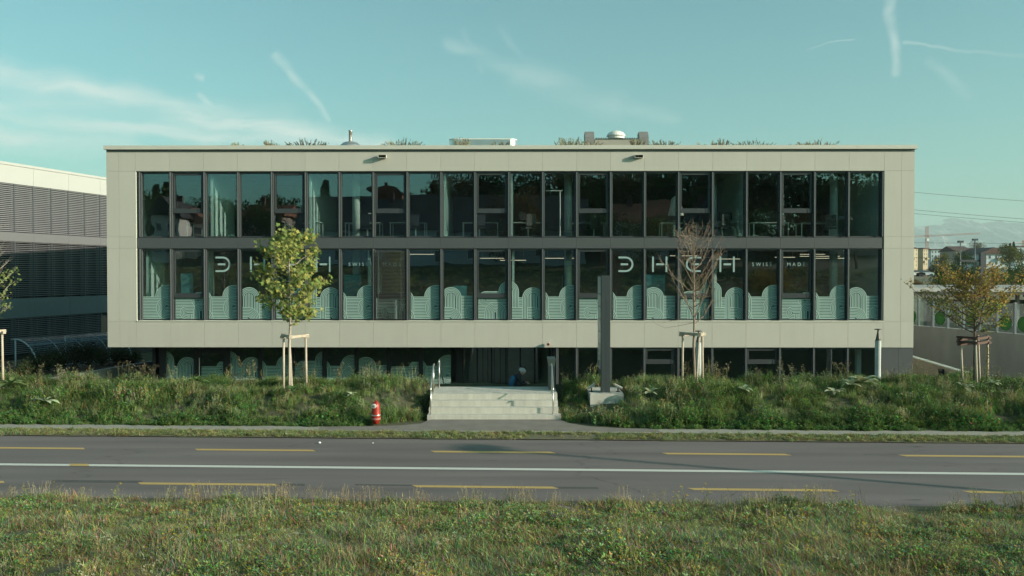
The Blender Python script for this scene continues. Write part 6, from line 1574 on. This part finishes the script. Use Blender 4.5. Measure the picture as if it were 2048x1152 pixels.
house(292, 338, 432, 396, -34, M_rend, M_dkroof, 'white gabled house mirrored in the leftmost upper windows', windows_n=2)
house(345, 382, 440, 410, -38, M_rend, M_tile, 'white house with tiled roof mirrored beside the gabled one', windows_n=2)
house(470, 545, 425, 398, -42, M_pink, M_tile, 'red roofed house mirrored in the fourth upper window', ridge_x=True)
house(572, 1160, 462, 384, -30, M_blueg, M_dkroof, 'long dark roofed barn mirrored across the middle upper windows', ridge_x=True, windows_n=9, depth=14)
house(722, 790, 382, 362, -62, M_tile, M_tile, 'brown hipped house peeping over the barn roof in the mirror image')
house(1225, 1330, 440, 400, -36, M_rend, M_tile, 'pale house mirrored in the upper windows right of the middle', ridge_x=True)
house(1385, 1440, 445, 398, -34, M_rend, M_dkroof, 'pale narrow gabled house mirrored in the right upper windows')
house(1640, 1760, 430, 400, -44, M_pink, M_dkroof, 'beige house mirrored in the rightmost upper windows', ridge_x=True)
rt = [(283, 388, 'green', -40), (300, 372, 'fir', -48), (322, 366, 'fir', -50), (395, 392, 'green', -46), (425, 396, 'green', -50), (455, 400, 'wide', -46), (505, 405, 'green', -33), (530, 390, 'green', -52), (555, 392, 'green', -50),
      (640, 356, 'fir', -58), (857, 366, 'fir', -58), (900, 345, 'brown', -50), (935, 338, 'brown', -48), (970, 350, 'green', -50), (1000, 345, 'wide', -52), (1040, 335, 'green', -50), (1080, 340, 'brown', -50), (1120, 330, 'brown', -52), (1165, 336, 'green', -50),
      (1205, 342, 'brown', -50), (1250, 338, 'green', -52), (1300, 332, 'wide', -50), (1345, 336, 'green', -50), (1390, 330, 'brown', -52), (1440, 332, 'green', -50), (1490, 330, 'brown', -50), (1540, 335, 'green', -52), (1590, 330, 'wide', -50), (1640, 334, 'brown', -50), (1690, 330, 'green', -52), (1745, 345, 'brown', -50), (1800, 338, 'green', -50), (1850, 340, 'brown', -50),
      (1010, 395, 'brown', -26), (1480, 420, 'green', -26), (1560, 430, 'brown', -25), (1700, 420, 'green', -26), (1290, 440, 'yellow', -24), (1190, 420, 'green', -27)]
for i, (px, pt_, kind, yb) in enumerate(rt):
    c_ = back(px, pt_, yb); z_ = ground_z(c_.x, yb) - .3; wi = (px - 272) / 67.6; side_ = 'left' if wi % 1 < .5 else 'right'; dep = 'tall' if yb < -28 else 'low'
    nth = ['first', 'second', 'third', 'fourth', 'fifth', 'sixth', 'seventh', 'eighth', 'ninth', 'tenth', 'eleventh', 'twelfth', 'thirteenth', 'fourteenth', 'fifteenth', 'sixteenth', 'seventeenth', 'eighteenth', 'nineteenth', 'twentieth', 'twenty first', 'last'][min(21, max(0, int(wi)))]
    if px > 1765: nth = 'last'; side_ = 'far right' if px > 1820 else 'centre'
    far_tree(kind, c_.x, yb, z_, max(3, c_.z - z_), '%s %s tree mirrored %s in the %s upper window' % (dep, dict(green='green', brown='brown', wide='broad', fir='fir', yellow='yellow')[kind], side_, nth), i, .9, 'trees behind the viewpoint seen only in the glass')
pts = []; r = random.Random(41)
for i in range(5000):
    x = r.uniform(-48, 48); y = r.uniform(-24, 6); pts.append((x, y, ground_z(x, y) - .02, r.uniform(0, 6.28), .2, r.uniform(1.2, 2.4), pick(mnames, r.choice(['grass_straw', 'grass_mixed', 'grass_straw', 'herb']), r)))
scatter('slope_grass', pts, MEAD, 'brownish long grass on the slope behind the viewpoint, mirrored in the windows', 'grass')

# ------------------------------------------------------------------ haze
hz_b = MB(); hz_b.box(-13500, 13500, -420, 12950, -2.8, 830)
mh = bpy.data.materials.new('haze'); mh.use_nodes = True; nt = mh.node_tree; nt.nodes.clear()
pv = nt.nodes.new('ShaderNodeVolumePrincipled'); pv.inputs['Color'].default_value = (.82, 1.0, 1.0, 1); pv.inputs['Density'].default_value = 0.95e-4; pv.inputs['Anisotropy'].default_value = 0
o_ = nt.nodes.new('ShaderNodeOutputMaterial'); nt.links.new(pv.outputs[0], o_.inputs['Volume'])
tag(hz_b.build('haze', mh), 'pale air haze over the whole valley', 'haze', kind='stuff')
